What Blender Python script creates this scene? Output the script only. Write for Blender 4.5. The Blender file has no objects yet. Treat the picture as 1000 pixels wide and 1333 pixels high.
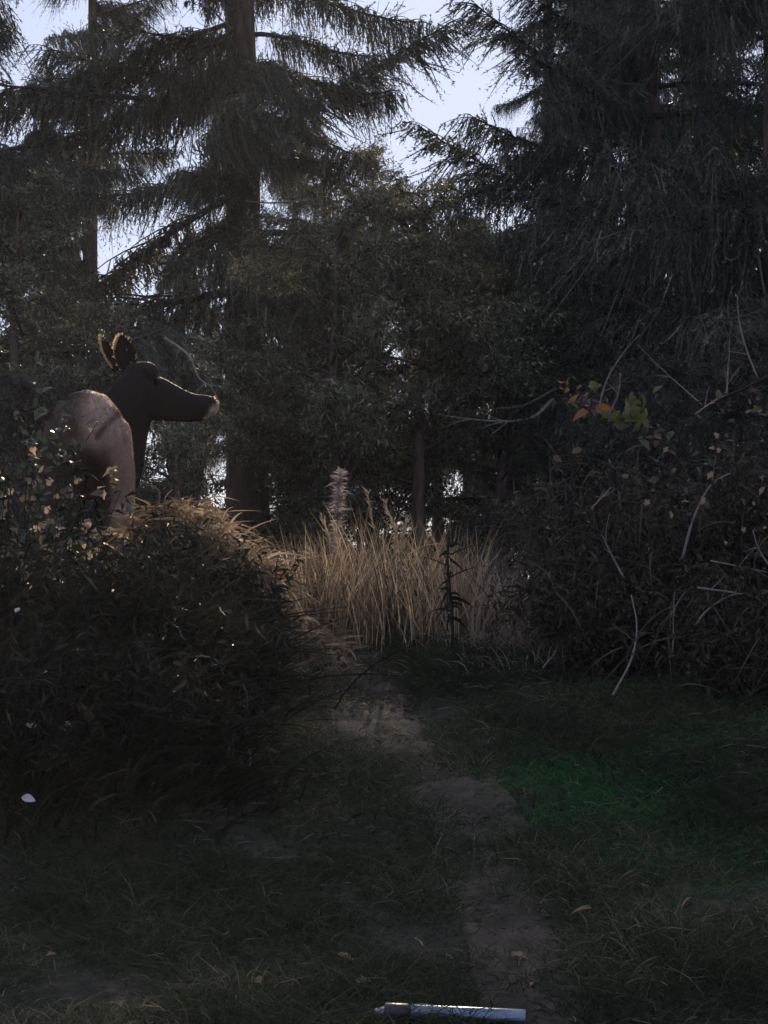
import bpy, bmesh, math, random
import numpy as np
from mathutils import Vector, Matrix, Euler

R = math.radians
C = bpy.context.scene.collection
SC = bpy.context.scene
rng = np.random.default_rng(7)
random.seed(7)

# ------------------------------------------------------------------ camera
EYE = 1.6
F = 3000.0                       # focal length in photograph pixels
PITCH = math.atan(133.5 / F)
cam_d = bpy.data.cameras.new("camera")
cam = bpy.data.objects.new("camera", cam_d); C.objects.link(cam)
cam.location = (0, 0, EYE)
cam.rotation_euler = (R(90) + PITCH, 0, 0)
cam_d.sensor_fit = 'VERTICAL'; cam_d.sensor_height = 24.0
cam_d.lens = 24.0 * F / 1333.0
cam_d.clip_start = 0.1; cam_d.clip_end = 2000
SC.camera = cam

# ------------------------------------------------------------------ sky and sun
SUN_EL, SUN_AZ = R(26.0), R(4.0)          # azimuth to the right of the view axis (+Y)
w = bpy.data.worlds.new("World"); SC.world = w; w.use_nodes = True
nt = w.node_tree; bg = nt.nodes["Background"]
sky = nt.nodes.new("ShaderNodeTexSky"); sky.sky_type = 'NISHITA'; sky.sun_disc = False
sky.sun_elevation = SUN_EL; sky.sun_rotation = SUN_AZ
sky.air_density = 1.0; sky.dust_density = 0.3; sky.ozone_density = 3.0
# thin high haze over the clear sky: an even pale lavender veil
veil = nt.nodes.new("ShaderNodeMix"); veil.data_type = 'RGBA'; veil.inputs[0].default_value = 0.72
veil.inputs[7].default_value = (4.85, 5.2, 7.0, 1)
nt.links.new(sky.outputs[0], veil.inputs[6]); nt.links.new(veil.outputs[2], bg.inputs[0])
bg.inputs[1].default_value = 0.10
sd = bpy.data.lights.new("sun", 'SUN'); sd.energy = 5.0; sd.angle = R(0.5); sd.color = (1.0, 0.80, 0.58)
so = bpy.data.objects.new("sun", sd); C.objects.link(so)
sdir = Vector((math.sin(SUN_AZ) * math.cos(SUN_EL), math.cos(SUN_AZ) * math.cos(SUN_EL), math.sin(SUN_EL)))
so.rotation_euler = sdir.to_track_quat('Z', 'Y').to_euler(); so.location = (2, 30, 20)
vs = SC.view_settings
vs.view_transform = 'Standard'; vs.look = 'None'; vs.gamma = 1.0; vs.use_curve_mapping = False
vs.exposure = 0.38
HAZE = 0.0006
SC.cycles.use_denoising = True
SC.cycles.max_bounces = 6; SC.cycles.transparent_max_bounces = 4

# ------------------------------------------------------------------ helpers
def P(px, py, Y):
    """world point at depth Y seen at photograph pixel (px, py)"""
    a, b = (px - 500) / F, (666.5 - py) / F
    c, s = math.cos(PITCH), math.sin(PITCH)
    d = Vector((a, c - b * s, s + b * c))
    k = Y / d.y
    return Vector((d.x * k, Y, EYE + d.z * k))

def proj(p):
    c, s = math.cos(PITCH), math.sin(PITCH)
    y, z = p[1], p[2] - EYE
    f = y * c + z * s
    return 500 + p[0] / f * F, 666.5 - (-y * s + z * c) / f * F

def smooth(a, b, x):
    t = np.clip((x - a) / (b - a), 0, 1); return t * t * (3 - 2 * t)

def vnoise(x, y, seed=0.0):
    x = np.asarray(x, float); y = np.asarray(y, float)
    v = 0
    for k, (f, a) in enumerate(((0.7, .5), (1.7, .28), (3.9, .14), (8.3, .08))):
        v = v + a * (np.sin(x * f * 2.1 + y * f * 1.3 + seed + k * 1.7) + np.sin(y * f * 2.4 - x * f * 0.9 + seed * 1.9 + k * 2.3)) * .5
    return v

PY_ = [0, 6.5, 7.0, 7.6, 8.0, 8.6, 9.0, 9.45, 10.0, 10.5, 10.9, 11.3, 12.2]
PX_ = [.5, .46, .44, .42, .40, .36, .32, .19, .0, -.07, -.11, -.15, -.2]
def path_x(y): return np.interp(y, PY_, PX_)
def path_w(y): return np.interp(y, [6, 7, 8, 9, 9.6, 10.4, 11.2, 12], [.15, .14, .15, .21, .25, .2, .17, .14])

def gz(x, y):
    """height of the terrain"""
    x = np.asarray(x, float); y = np.asarray(y, float)
    z = np.interp(y, [-400, -40, 0, 7, 11.1, 11.8, 13, 40, 80, 360], [-6, -2, 0, .36, 1.38, 1.49, 1.52, 1.45, 0.4, -5])
    z = z + .22 * smooth(-.45, -1.1, x) * smooth(7.8, 9.6, y) * smooth(13.5, 11, y)
    z = z + .10 * smooth(.7, 1.6, x) * smooth(8, 10, y) * smooth(14, 11, y)
    dp = np.abs(x - path_x(y)) / path_w(y)
    z = z - .035 * np.exp(-dp ** 2) * smooth(12.5, 11, y) * smooth(-5, 5, y)
    near = smooth(40, 15, np.abs(y - 8))
    z = z + .03 * vnoise(x * 1.2, y * 1.2) * near
    z = z + (vnoise(x * 8 + 3, y * 8) * .010 + vnoise(x * 3.2, y * 3.2, 5) * .02) * smooth(16, 12, y) * smooth(4, 6, y)
    return z

def tag(o, label=None, cat=None, group=None, kind=None):
    if label: o['label'] = label
    if cat: o['category'] = cat
    if group: o['group'] = group
    if kind: o['kind'] = kind
    return o

def link(name, me, parent=None):
    o = bpy.data.objects.new(name, me); C.objects.link(o)
    if parent is not None: o.parent = parent
    return o

def empty(name, loc, label, cat, group=None):
    o = bpy.data.objects.new(name, None); C.objects.link(o)
    o.location = loc; o.empty_display_size = .1
    return tag(o, label, cat, group)

class MB:
    """numpy mesh collector: quads/triangles, a material slot per face and a tint per vertex"""
    def __init__(s): s.V = []; s.Q = []; s.T = []; s.qm = []; s.tm = []; s.t = []; s.n = 0
    def add(s, V, Q=None, T=None, mat=0, tint=None):
        V = np.asarray(V, np.float32).reshape(-1, 3)
        s.V.append(V)
        if tint is None: tint = np.full(len(V), .5, np.float32)
        s.t.append(np.broadcast_to(np.asarray(tint, np.float32), (len(V),)).copy())
        if Q is not None and len(Q):
            Q = np.asarray(Q, np.int64).reshape(-1, 4); s.Q.append(Q + s.n); s.qm.append(np.full(len(Q), mat))
        if T is not None and len(T):
            T = np.asarray(T, np.int64).reshape(-1, 3); s.T.append(T + s.n); s.tm.append(np.full(len(T), mat))
        s.n += len(V)
    def mesh(s, name, mats, flat=False):
        me = bpy.data.meshes.new(name)
        V = np.concatenate(s.V); t = np.concatenate(s.t)
        Q = np.concatenate(s.Q) if s.Q else np.zeros((0, 4), np.int64)
        T = np.concatenate(s.T) if s.T else np.zeros((0, 3), np.int64)
        m = np.concatenate([*(s.qm), *(s.tm)]) if (s.qm or s.tm) else np.zeros(0)
        me.vertices.add(len(V)); me.vertices.foreach_set("co", V.ravel())
        me.loops.add(len(Q) * 4 + len(T) * 3)
        me.loops.foreach_set("vertex_index", np.concatenate([Q.ravel(), T.ravel()]).astype(np.int32))
        me.polygons.add(len(Q) + len(T))
        st = np.concatenate([np.arange(len(Q)) * 4, len(Q) * 4 + np.arange(len(T)) * 3]).astype(np.int32)
        me.polygons.foreach_set("loop_start", st)
        me.polygons.foreach_set("material_index", m.astype(np.int32))
        me.polygons.foreach_set("use_smooth", np.full(len(st), not flat))
        at = me.attributes.new("tint", 'FLOAT', 'POINT'); at.data.foreach_set("value", t)
        for k in (mats if isinstance(mats, (list, tuple)) else [mats]): me.materials.append(k)
        me.update(calc_edges=True); me.validate()
        return me
    def obj(s, name, mats, parent=None, flat=False): return link(name, s.mesh(name, mats, flat), parent)

def nrm(a): return a / (np.linalg.norm(a, axis=-1, keepdims=True) + 1e-9)

def tube(mb, pts, rad, sides=6, mat=0, tint=.5, cap=True):
    pts = np.asarray([tuple(p) for p in pts], float); n = len(pts)
    rad = np.broadcast_to(np.asarray(rad, float), (n,))
    t = nrm(np.gradient(pts, axis=0))
    ref = np.array([0, 0, 1.0]) if abs(t[:, 2]).mean() < .8 else np.array([1.0, 0, 0])
    u = nrm(np.cross(t, ref)); v = np.cross(t, u)
    a = np.linspace(0, 2 * np.pi, sides, endpoint=False)
    ring = pts[:, None] + rad[:, None, None] * (np.cos(a)[None, :, None] * u[:, None] + np.sin(a)[None, :, None] * v[:, None])
    V = ring.reshape(-1, 3)
    i, j = np.meshgrid(np.arange(n - 1), np.arange(sides), indexing='ij')
    j2 = (j + 1) % sides
    Q = np.stack([i * sides + j, i * sides + j2, (i + 1) * sides + j2, (i + 1) * sides + j], -1).reshape(-1, 4)
    T = []
    if cap:
        T = [[(n - 1) * sides, (n - 1) * sides + k, (n - 1) * sides + k + 1] for k in range(1, sides - 1)]
        T += [[0, k + 1, k] for k in range(1, sides - 1)]
    mb.add(V, Q, T, mat, tint)

def spline(pts, n):
    pts = np.asarray([tuple(p) for p in pts], float)
    k = len(pts)
    if k < 3:
        t = np.linspace(0, 1, n)[:, None]; return pts[0] * (1 - t) + pts[-1] * t
    ext = np.vstack([2 * pts[0] - pts[1], pts, 2 * pts[-1] - pts[-2]])
    out = []
    for s in np.linspace(0, k - 1 - 1e-6, n):
        i = int(s); f = s - i
        a, b, c, d = ext[i:i + 4]
        out.append(.5 * (2 * b + (c - a) * f + (2 * a - 5 * b + 4 * c - d) * f * f + (3 * b - a - 3 * c + d) * f ** 3))
    return np.array(out)

def blades(mb, base, up, bend, length, width, seg=3, mat=0, tint=None, taper=.8, face=None):
    """N ribbons at once: p(t) = base + length*(up*t + bend*t^2)"""
    base = np.asarray(base, float); N = len(base)
    length = np.broadcast_to(np.asarray(length, float), (N,)); width = np.broadcast_to(np.asarray(width, float), (N,))
    t = np.linspace(0, 1, seg + 1)
    pos = base[:, None] + length[:, None, None] * (up[:, None] * t[None, :, None] + bend[:, None] * (t ** 2)[None, :, None])
    if face is None:
        ang = rng.uniform(0, 2 * np.pi, N); face = np.stack([np.cos(ang), np.sin(ang), rng.uniform(-.3, .3, N)], -1)
    tan = nrm(up[:, None] + 2 * bend[:, None] * t[None, :, None])
    side = nrm(np.cross(tan, face[:, None]))
    wt = (1 - t ** 1.6) ** taper; wt[-1] = .06; wt = wt * (.55 + .45 * np.minimum(1, t * 4 + .3))
    off = side * (width[:, None, None] * wt[None, :, None] * .5)
    V = np.stack([pos - off, pos + off], 2).reshape(N, -1, 3)
    k = (seg + 1) * 2
    q = np.array([[2 * i, 2 * i + 1, 2 * i + 3, 2 * i + 2] for i in range(seg)])
    Q = (np.arange(N)[:, None, None] * k + q[None]).reshape(-1, 4)
    tn = rng.uniform(0, 1, N) if tint is None else np.broadcast_to(tint, (N,))
    mb.add(V.reshape(-1, 3), Q, None, mat, np.repeat(tn, k))

def flakes(mb, c, d, n, length, width, mat=0, tint=None, fold=.15):
    """N leaf shaped pieces (4 triangles each, folded on the mid rib): centre line c -> c + d*length, normal n"""
    c = np.asarray(c, float); N = len(c)
    length = np.broadcast_to(np.asarray(length, float), (N,))[:, None]; width = np.broadcast_to(np.asarray(width, float), (N,))[:, None]
    s = nrm(np.cross(d, n)); n2 = nrm(np.cross(s, d))
    a = c; b = c + d * length * .45 - n2 * length * fold * .3; e = c + d * length - n2 * length * fold
    l = c + d * length * .42 + s * width * .5 + n2 * width * fold; r = c + d * length * .42 - s * width * .5 + n2 * width * fold
    V = np.stack([a, b, e, l, r], 1).reshape(-1, 3)
    t4 = np.array([[0, 1, 3], [3, 1, 2], [0, 4, 1], [4, 2, 1]])
    T = (np.arange(N)[:, None, None] * 5 + t4[None]).reshape(-1, 3)
    tn = rng.uniform(0, 1, N) if tint is None else np.broadcast_to(tint, (N,))
    mb.add(V, None, T, mat, np.repeat(tn, 5))

def rdir(N, zlo=-1, zhi=1):
    z = rng.uniform(zlo, zhi, N); a = rng.uniform(0, 2 * np.pi, N); r = np.sqrt(np.maximum(0, 1 - z * z))
    return np.stack([r * np.cos(a), r * np.sin(a), z], -1)

# ------------------------------------------------------------------ materials
def mat(name): 
    m = bpy.data.materials.new(name); m.use_nodes = True
    return m, m.node_tree, m.node_tree.nodes["Principled BSDF"]

def ramp(nt, stops):
    r = nt.nodes.new("ShaderNodeValToRGB")
    e = r.color_ramp.elements
    e[0].position, e[0].color = stops[0][0], (*stops[0][1], 1)
    e[1].position, e[1].color = stops[-1][0], (*stops[-1][1], 1)
    for p, c in stops[1:-1]:
        k = e.new(p); k.color = (*c, 1)
    return r

def leafmat(name, stops, transl=.35, rough=.6, spec=.25, noise=None):
    """thin plant matter: colour by the per-blade tint, some light passes through"""
    m, nt, b = mat(name)
    a = nt.nodes.new("ShaderNodeAttribute"); a.attribute_name = "tint"
    r = ramp(nt, stops)
    if noise:
        n = nt.nodes.new("ShaderNodeTexNoise"); n.inputs["Scale"].default_value = noise
        g = nt.nodes.new("ShaderNodeTexCoord"); nt.links.new(g.outputs["Object"], n.inputs["Vector"])
        mx = nt.nodes.new("ShaderNodeMath"); mx.operation = 'MULTIPLY_ADD'; mx.inputs[1].default_value = .5; mx.inputs[2].default_value = -.25
        ad = nt.nodes.new("ShaderNodeMath"); ad.operation = 'ADD'
        nt.links.new(n.outputs[0], mx.inputs[0]); nt.links.new(mx.outputs[0], ad.inputs[0]); nt.links.new(a.outputs["Fac"], ad.inputs[1])
        nt.links.new(ad.outputs[0], r.inputs[0])
    else:
        nt.links.new(a.outputs["Fac"], r.inputs[0])
    nt.links.new(r.outputs[0], b.inputs["Base Color"])
    b.inputs["Roughness"].default_value = rough; b.inputs["Specular IOR Level"].default_value = spec
    if transl > 0:
        tr = nt.nodes.new("ShaderNodeBsdfTranslucent"); mix = nt.nodes.new("ShaderNodeMixShader")
        mix.inputs[0].default_value = transl
        nt.links.new(r.outputs[0], tr.inputs[0])
        nt.links.new(b.outputs[0], mix.inputs[1]); nt.links.new(tr.outputs[0], mix.inputs[2])
        nt.links.new(mix.outputs[0], nt.nodes["Material Output"].inputs[0])
    return m

def noisemat(name, stops, scale, rough=.9, bump=.3, stretch=(1, 1, 1), spec=.2, detail=8):
    m, nt, b = mat(name)
    g = nt.nodes.new("ShaderNodeTexCoord"); mp = nt.nodes.new("ShaderNodeMapping"); mp.inputs["Scale"].default_value = stretch
    n = nt.nodes.new("ShaderNodeTexNoise"); n.inputs["Scale"].default_value = scale; n.inputs["Detail"].default_value = detail; n.inputs["Roughness"].default_value = .65
    nt.links.new(g.outputs["Object"], mp.inputs[0]); nt.links.new(mp.outputs[0], n.inputs["Vector"])
    r = ramp(nt, stops); nt.links.new(n.outputs[0], r.inputs[0]); nt.links.new(r.outputs[0], b.inputs["Base Color"])
    bp = nt.nodes.new("ShaderNodeBump"); bp.inputs["Strength"].default_value = bump; bp.inputs["Distance"].default_value = .03
    nt.links.new(n.outputs[0], bp.inputs["Height"]); nt.links.new(bp.outputs[0], b.inputs["Normal"])
    b.inputs["Roughness"].default_value = rough; b.inputs["Specular IOR Level"].default_value = spec
    return m

M = {}
M['ground'] = noisemat('soil_and_litter', [(.3, (.014, .013, .009)), (.5, (.030, .028, .018)), (.72, (.065, .055, .036))], 11, bump=1.0)
M['dirt'] = noisemat('trodden_dirt', [(.25, (.020, .016, .011)), (.5, (.046, .037, .027)), (.8, (.125, .10, .072))], 7, bump=.8)
M['bark'] = noisemat('spruce_bark', [(.3, (.045, .033, .029)), (.55, (.13, .092, .078)), (.75, (.22, .17, .15))], 14, bump=.9, stretch=(1, 1, .25))
M['limb'] = noisemat('limb_bark', [(.3, (.03, .025, .022)), (.6, (.085, .07, .06)), (.8, (.16, .15, .13))], 20, bump=.4)
M['lichen'] = noisemat('lichened_dead_wood', [(.3, (.10, .09, .075)), (.55, (.21, .20, .17)), (.8, (.32, .31, .28))], 25, bump=.4)
M['brownbark'] = noisemat('smooth_brown_bark', [(.3, (.045, .032, .028)), (.55, (.095, .068, .06)), (.8, (.17, .13, .115))], 16, bump=.9, stretch=(1, 1, .4))
M['cane'] = noisemat('bare_cane', [(.3, (.13, .10, .09)), (.55, (.22, .18, .165)), (.8, (.33, .29, .27))], 25, bump=.3)
M['darkstem'] = noisemat('dark_stem', [(.3, (.012, .010, .009)), (.6, (.03, .024, .02)), (.8, (.055, .045, .04))], 25, bump=.3)
M['needle'] = leafmat('spruce_needles', [(0, (.028, .034, .024)), (.5, (.066, .076, .056)), (.78, (.145, .155, .115)), (1, (.28, .26, .21))], transl=.22, rough=.42, spec=.55)
M['leafgrey'] = leafmat('grey_green_twig_leaves', [(0, (.036, .040, .022)), (.45, (.125, .132, .080)), (.75, (.235, .235, .155)), (1, (.40, .37, .27))], transl=.35, rough=.45, spec=.35)
M['brush'] = leafmat('brush_leaves', [(0, (.018, .018, .010)), (.5, (.052, .044, .026)), (.8, (.11, .085, .052)), (1, (.18, .14, .09))], transl=.25)
M['deadbrush'] = leafmat('dead_brush_blades', [(0, (.036, .028, .020)), (.6, (.085, .066, .048)), (1, (.18, .145, .11))], transl=.3)
M['under'] = leafmat('undergrowth_leaves', [(0, (.025, .026, .02)), (.6, (.05, .048, .038)), (1, (.11, .095, .075))], transl=.3)
M['dry'] = leafmat('dry_grass_blades', [(0, (.07, .05, .034)), (.4, (.22, .16, .10)), (.6, (.30, .225, .15)), (.85, (.42, .33, .22)), (1, (.52, .43, .30))], transl=.4, spec=.3)
M['pink'] = leafmat('dry_stalks', [(0, (.12, .09, .075)), (.5, (.27, .21, .175)), (1, (.46, .38, .32))], transl=.4)
M['dark'] = leafmat('dark_sedge_blades', [(0, (.012, .013, .009)), (.5, (.028, .028, .018)), (.8, (.062, .054, .034)), (1, (.15, .125, .08))], transl=.25, rough=.7, spec=.1)
M['plume'] = leafmat('plume_hair', [(0, (.12, .09, .085)), (.5, (.28, .23, .22)), (1, (.48, .42, .40))], transl=.4)
M['straw'] = leafmat('dead_straw', [(0, (.05, .042, .034)), (.6, (.12, .10, .08)), (1, (.28, .24, .19))], transl=.25)
M['weed'] = leafmat('dark_weed_leaves', [(0, (.010, .012, .009)), (.5, (.028, .028, .019)), (.8, (.065, .056, .040)), (1, (.15, .125, .095))], transl=.2, spec=.2)
M['short'] = leafmat('short_grass_blades', [(0, (.022, .028, .015)), (.5, (.050, .060, .032)), (.85, (.095, .098, .056)), (1, (.21, .18, .12))], transl=.25, rough=.7, spec=.15)
M['green'] = leafmat('green_grass_blades', [(0, (.018, .065, .022)), (.6, (.032, .125, .038)), (1, (.08, .17, .06))], transl=.3, rough=.7, spec=.15)

# ------------------------------------------------------------------ ground and path
xs = np.concatenate([-np.geomspace(330, 3.2, 22), np.linspace(-3, 3, 161), np.geomspace(3.2, 330, 22)])
ys = np.concatenate([-np.geomspace(300, 1.5, 16), np.linspace(-1, 5, 20), np.linspace(5.05, 13.5, 220), np.geomspace(13.8, 340, 44)])
X, Y = np.meshgrid(xs, ys, indexing='ij'); Z = gz(X, Y)
mb = MB(); nx, ny = X.shape
i, j = np.meshgrid(np.arange(nx - 1), np.arange(ny - 1), indexing='ij')
mb.add(np.stack([X, Y, Z], -1).reshape(-1, 3), np.stack([i * ny + j, (i + 1) * ny + j, (i + 1) * ny + j + 1, i * ny + j + 1], -1).reshape(-1, 4))
tag(mb.obj('ground', M['ground']), kind='structure')

mb = MB(); yy = np.linspace(4.5, 12.3, 300); k = 26
wl = path_w(yy) * (1.0 + .35 * vnoise(yy * 2.2, yy * 0, 2)); wr = path_w(yy) * (1.0 + .35 * vnoise(yy * 2.4, yy * 0, 7))
u = np.linspace(-1, 1, k)
PXX = path_x(yy)[:, None] + np.where(u < 0, u[None] * wl[:, None], u[None] * wr[:, None]); PYY = np.repeat(yy[:, None], k, 1)
lift = .006 + .010 * (1 - u[None] ** 2) + .012 * np.clip(vnoise(PXX * 14, PYY * 14, 3), -.4, 1)
PZZ = gz(PXX, PYY) + np.where(np.abs(u)[None] > .98, -.004, np.maximum(lift, .004))
i, j = np.meshgrid(np.arange(299), np.arange(k - 1), indexing='ij')
mb.add(np.stack([PXX, PYY, PZZ], -1).reshape(-1, 3), np.stack([i * k + j, i * k + j + 1, (i + 1) * k + j + 1, (i + 1) * k + j], -1).reshape(-1, 4))
tag(mb.obj('path', M['dirt']), kind='structure')

# ------------------------------------------------------------------ spruce branch shapes (3 m long, pointing along +X)
def spruce_branch(seed, sag, sparse=1.0):
    global rng
    keep = rng; rng = np.random.default_rng(seed)
    mb = MB(); L = 3.0
    t = np.linspace(0, 1, 14)
    lx = L * t; lz = -sag * L * t ** 1.5 * (1.25 - .55 * t ** 2); ly = .12 * L * np.sin(t * 2.2 + seed) * t
    limb = np.stack([lx, ly, lz], -1)
    tube(mb, limb, .034 * (1 - t) ** .8 + .005, 5, 0)
    spr_b, spr_l = [], []
    def on(s): return np.array([np.interp(s, t, limb[:, q]) for q in range(3)])
    n2 = int(44 * sparse)
    for q in range(n2):
        s = .10 + .9 * (q + rng.uniform(0, 1)) / n2
        b = on(s); side = 1 if q % 2 else -1
        l2 = L * (.10 + .26 * (1 - s) ** .7 * min(1, s * 3.2)) * rng.uniform(.6, 1.25)
        d = nrm(np.array([.75 + .3 * s, side * rng.uniform(.35, 1.05), rng.uniform(-.25, .30)]))
        tt = np.linspace(0, 1, 6)
        sec = b + l2 * (d * tt[:, None] + np.array([0, 0, -.34]) * (tt ** 2)[:, None])
        tube(mb, sec, .009 * (1 - tt) + .003, 3, 0, cap=False)
        m = max(3, int(l2 / .055))
        ss = rng.uniform(.05, 1, m)
        for a in ss:
            spr_b.append([np.interp(a, tt, sec[:, k]) for k in range(3)]); spr_l.append(rng.uniform(.12, .50) * (1.15 - .4 * a))
        spr_b.append(sec[-1]); spr_l.append(.2)
    for s in rng.uniform(.1, 1, int(40 * sparse)):
        spr_b.append(on(s)); spr_l.append(rng.uniform(.12, .42))
    hung = len(spr_b)
    for s in rng.uniform(.25, 1, 26):          # short twigs standing up along the limb
        spr_b.append(on(s) + rng.normal(0, .03, 3)); spr_l.append(rng.uniform(.08, .22))
    spr_b = np.array(spr_b); spr_l = np.array(spr_l); N = len(spr_b)
    up = nrm(np.stack([rng.normal(.14, .20, N), rng.normal(0, .22, N), rng.normal(-.85, .22, N)], -1))
    up[hung:] = nrm(np.stack([rng.normal(.45, .25, N - hung), rng.normal(0, .4, N - hung), rng.uniform(.5, 1.0, N - hung)], -1))
    clump = np.clip(.95 + 1.5 * vnoise(spr_b[:, 0] * 2.2, spr_b[:, 1] * 3.0, seed), .25, 1.6); spr_l = spr_l * clump * rng.lognormal(0, .28, N)
    bend = np.stack([rng.normal(.05, .18, N), rng.normal(0, .18, N), rng.uniform(-.35, -.05, N)], -1)
    tw = np.clip(rng.normal(.42, .30, N), 0, 1)
    blades(mb, spr_b, up, bend, spr_l, .016, 3, 1, tw, taper=.4)
    for q in range(26):                        # bare grey twigs among the needles
        s = rng.uniform(.05, .9); b = on(s); d = nrm(np.array([rng.normal(.4, .5), rng.normal(0, .8), rng.normal(-.1, .45)])); l = rng.uniform(.15, .55); tt = np.linspace(0, 1, 5)[:, None]
        tube(mb, b + l * (d * tt + np.array([rng.normal(0, .2), rng.normal(0, .2), rng.uniform(-.5, .2)]) * tt ** 2), .0055 * (1 - .6 * tt[:, 0]), 3, 2, cap=False)
    # needles: small slivers leaving each hanging spray all round
    per = 18
    tt = rng.uniform(0.0, 1.05, (N, per))
    pos = spr_b[:, None] + spr_l[:, None, None] * (up[:, None] * tt[..., None] + bend[:, None] * (tt ** 2)[..., None])
    tan = nrm(up[:, None] + 2 * bend[:, None] * tt[..., None])
    rd = rdir(N * per).reshape(N, per, 3)
    nd = nrm(tan * .9 + nrm(np.cross(tan, rd)) * 1.0)
    nl = rng.uniform(.028, .06, (N, per, 1))
    sd_ = nrm(np.cross(nd, rdir(N * per).reshape(N, per, 3)))
    V = np.stack([pos - sd_ * .0085, pos + sd_ * .0085, pos + nd * nl], 2).reshape(-1, 3)
    mb.add(V, None, np.arange(N * per * 3).reshape(-1, 3), 1, np.repeat(np.clip(np.repeat(tw, per) + rng.normal(0, .12, N * per), 0, 1), 3))
    rng = keep
    return mb.mesh('branch', [M['limb'], M['needle'], M['lichen']])

BR = [spruce_branch(11, .10), spruce_branch(12, .22), spruce_branch(13, .32), spruce_branch(14, .16, .8), spruce_branch(15, .04, .8)]
BR_UP = [BR[0], BR[3], BR[4]]

def leafy_branch(seed, mats, leaf=(.05, .03), n=1250, L=2.0, spread=.5):
    """a twiggy branch with small leaves, pointing along +X"""
    global rng
    keep = rng; rng = np.random.default_rng(seed)
    mb = MB(); t = np.linspace(0, 1, 9)
    limb = np.stack([L * t, .1 * np.sin(t * 4 + seed), -.25 * t ** 2 * L + .18 * L * t], -1)
    tube(mb, limb, .022 * (1 - t) + .004, 5, 0)
    tb, tdir, tl = [], [], []
    for q in range(46):
        s = rng.uniform(.15, 1); b = np.array([np.interp(s, t, limb[:, k]) for k in range(3)])
        d = nrm(np.array([rng.uniform(.2, 1), rng.normal(0, .8), rng.normal(.05, .5)])); l = rng.uniform(.25, .7) * spread * 1.6
        tt = np.linspace(0, 1, 4)
        tw = b + l * (d * tt[:, None] + np.array([0, 0, -.2]) * (tt ** 2)[:, None])
        tube(mb, tw, .006 * (1 - tt) + .002, 3, 0, cap=False)
        tb.append(b); tdir.append(d); tl.append(l)
    k = rng.integers(0, 46, n); s = rng.uniform(.1, 1.05, n)
    c = np.array(tb)[k] + np.array(tdir)[k] * (np.array(tl)[k] * s)[:, None] + np.array([0, 0, -.2]) * (np.array(tl)[k] * s * s)[:, None] + rng.normal(0, .035, (n, 3))
    d = nrm(rdir(n) + np.array([.2, 0, -.5])); tn = np.clip(rng.normal(.45, .3, n), 0, 1)
    flakes(mb, c, d, rdir(n, 0, 1), rng.uniform(leaf[0] * .6, leaf[0] * 1.4, n), rng.uniform(leaf[1] * .6, leaf[1] * 1.3, n), 1, tn)
    rng = keep
    return mb.mesh('branch', mats)

LB = [leafy_branch(21, [M['limb'], M['leafgrey']], (.08, .024), 1150), leafy_branch(22, [M['limb'], M['leafgrey']], (.08, .024), 1150), leafy_branch(23, [M['limb'], M['leafgrey']], (.10, .022), 900)]
UB = [leafy_branch(31, [M['limb'], M['under']], (.08, .03)), leafy_branch(32, [M['limb'], M['under']], (.08, .03), 2000)]

# clear air between the trees (photograph pixels of the sky the trees leave open; x, y, rx, ry)
GAPS = [(560, 60, 62, 90), (566, 185, 60, 58), (690, 20, 40, 30), (75, 62, 62, 26), (250, 60, 26, 30), (180, 272, 20, 26), (172, 385, 24, 32), (228, 425, 14, 16),
        (25, 165, 16, 22), (362, 70, 16, 16), (470, 40, 22, 30), (512, 525, 13, 18), (480, 470, 10, 9), (803, 412, 14, 14), (730, 326, 16, 12), (268, 636, 22, 16),
        (198, 600, 22, 20), (680, 642, 26, 14), (600, 630, 20, 14), (352, 466, 18, 12), (420, 335, 22, 14), (560, 545, 14, 18), (15, 20, 30, 22), (120, 10, 30, 14), (110, 345, 14, 12),
        (300, 300, 10, 10), (250, 345, 9, 10), (140, 330, 10, 10), (65, 185, 12, 12), (150, 150, 12, 12), (215, 110, 14, 14), (285, 78, 10, 12), (395, 150, 9, 12), (370, 330, 12, 9), (440, 340, 9, 9), (560, 310, 12, 14), (600, 300, 10, 10), (632, 262, 12, 12),
        (470, 505, 9, 9), (498, 490, 8, 8), (420, 560, 8, 8), (575, 545, 10, 12), (640, 562, 10, 8), (560, 690, 12, 8), (745, 590, 14, 12), (700, 600, 12, 10), (690, 648, 20, 9), (830, 575, 8, 10), (910, 215, 14, 12), (780, 205, 12, 10), (850, 125, 12, 12), (440, 590, 8, 8), (230, 560, 12, 12)]
# the opening between the crowns through which the low sun reaches the crest
BEAMS = [(Vector((-1.5, 13.4, 2.75)), .75), (Vector((-.85, 11.6, 1.9)), .5), (Vector((-.15, 12.2, 1.9)), .45)]
def in_beam(o_mat):
    for s in (.3, .5, .7, .85, 1.0):
        for w_ in (0, .35, -.35):
            p = o_mat @ Vector((3.0 * s, w_, -.2))
            for b, r in BEAMS:
                d = p - b
                if (d - sdir * d.dot(sdir)).length < r: return True
    return False
def blocks(o_mat, length, slack):
    if in_beam(o_mat): return True
    for s in (.35, .6, .85, 1.0):
        for w_, dz in ((0, .05), (0, -.30), (.55, -.2), (-.55, -.2)):
            p = o_mat @ Vector((3.0 * s, w_, -.12 * s * 3))
            x, y = proj((p.x, p.y, p.z + dz))
            for gx, gy, rx, ry in GAPS:
                if ((x - gx) / (rx * slack)) ** 2 + ((y - gy) / (ry * slack)) ** 2 < 1: return True
    return False

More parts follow.
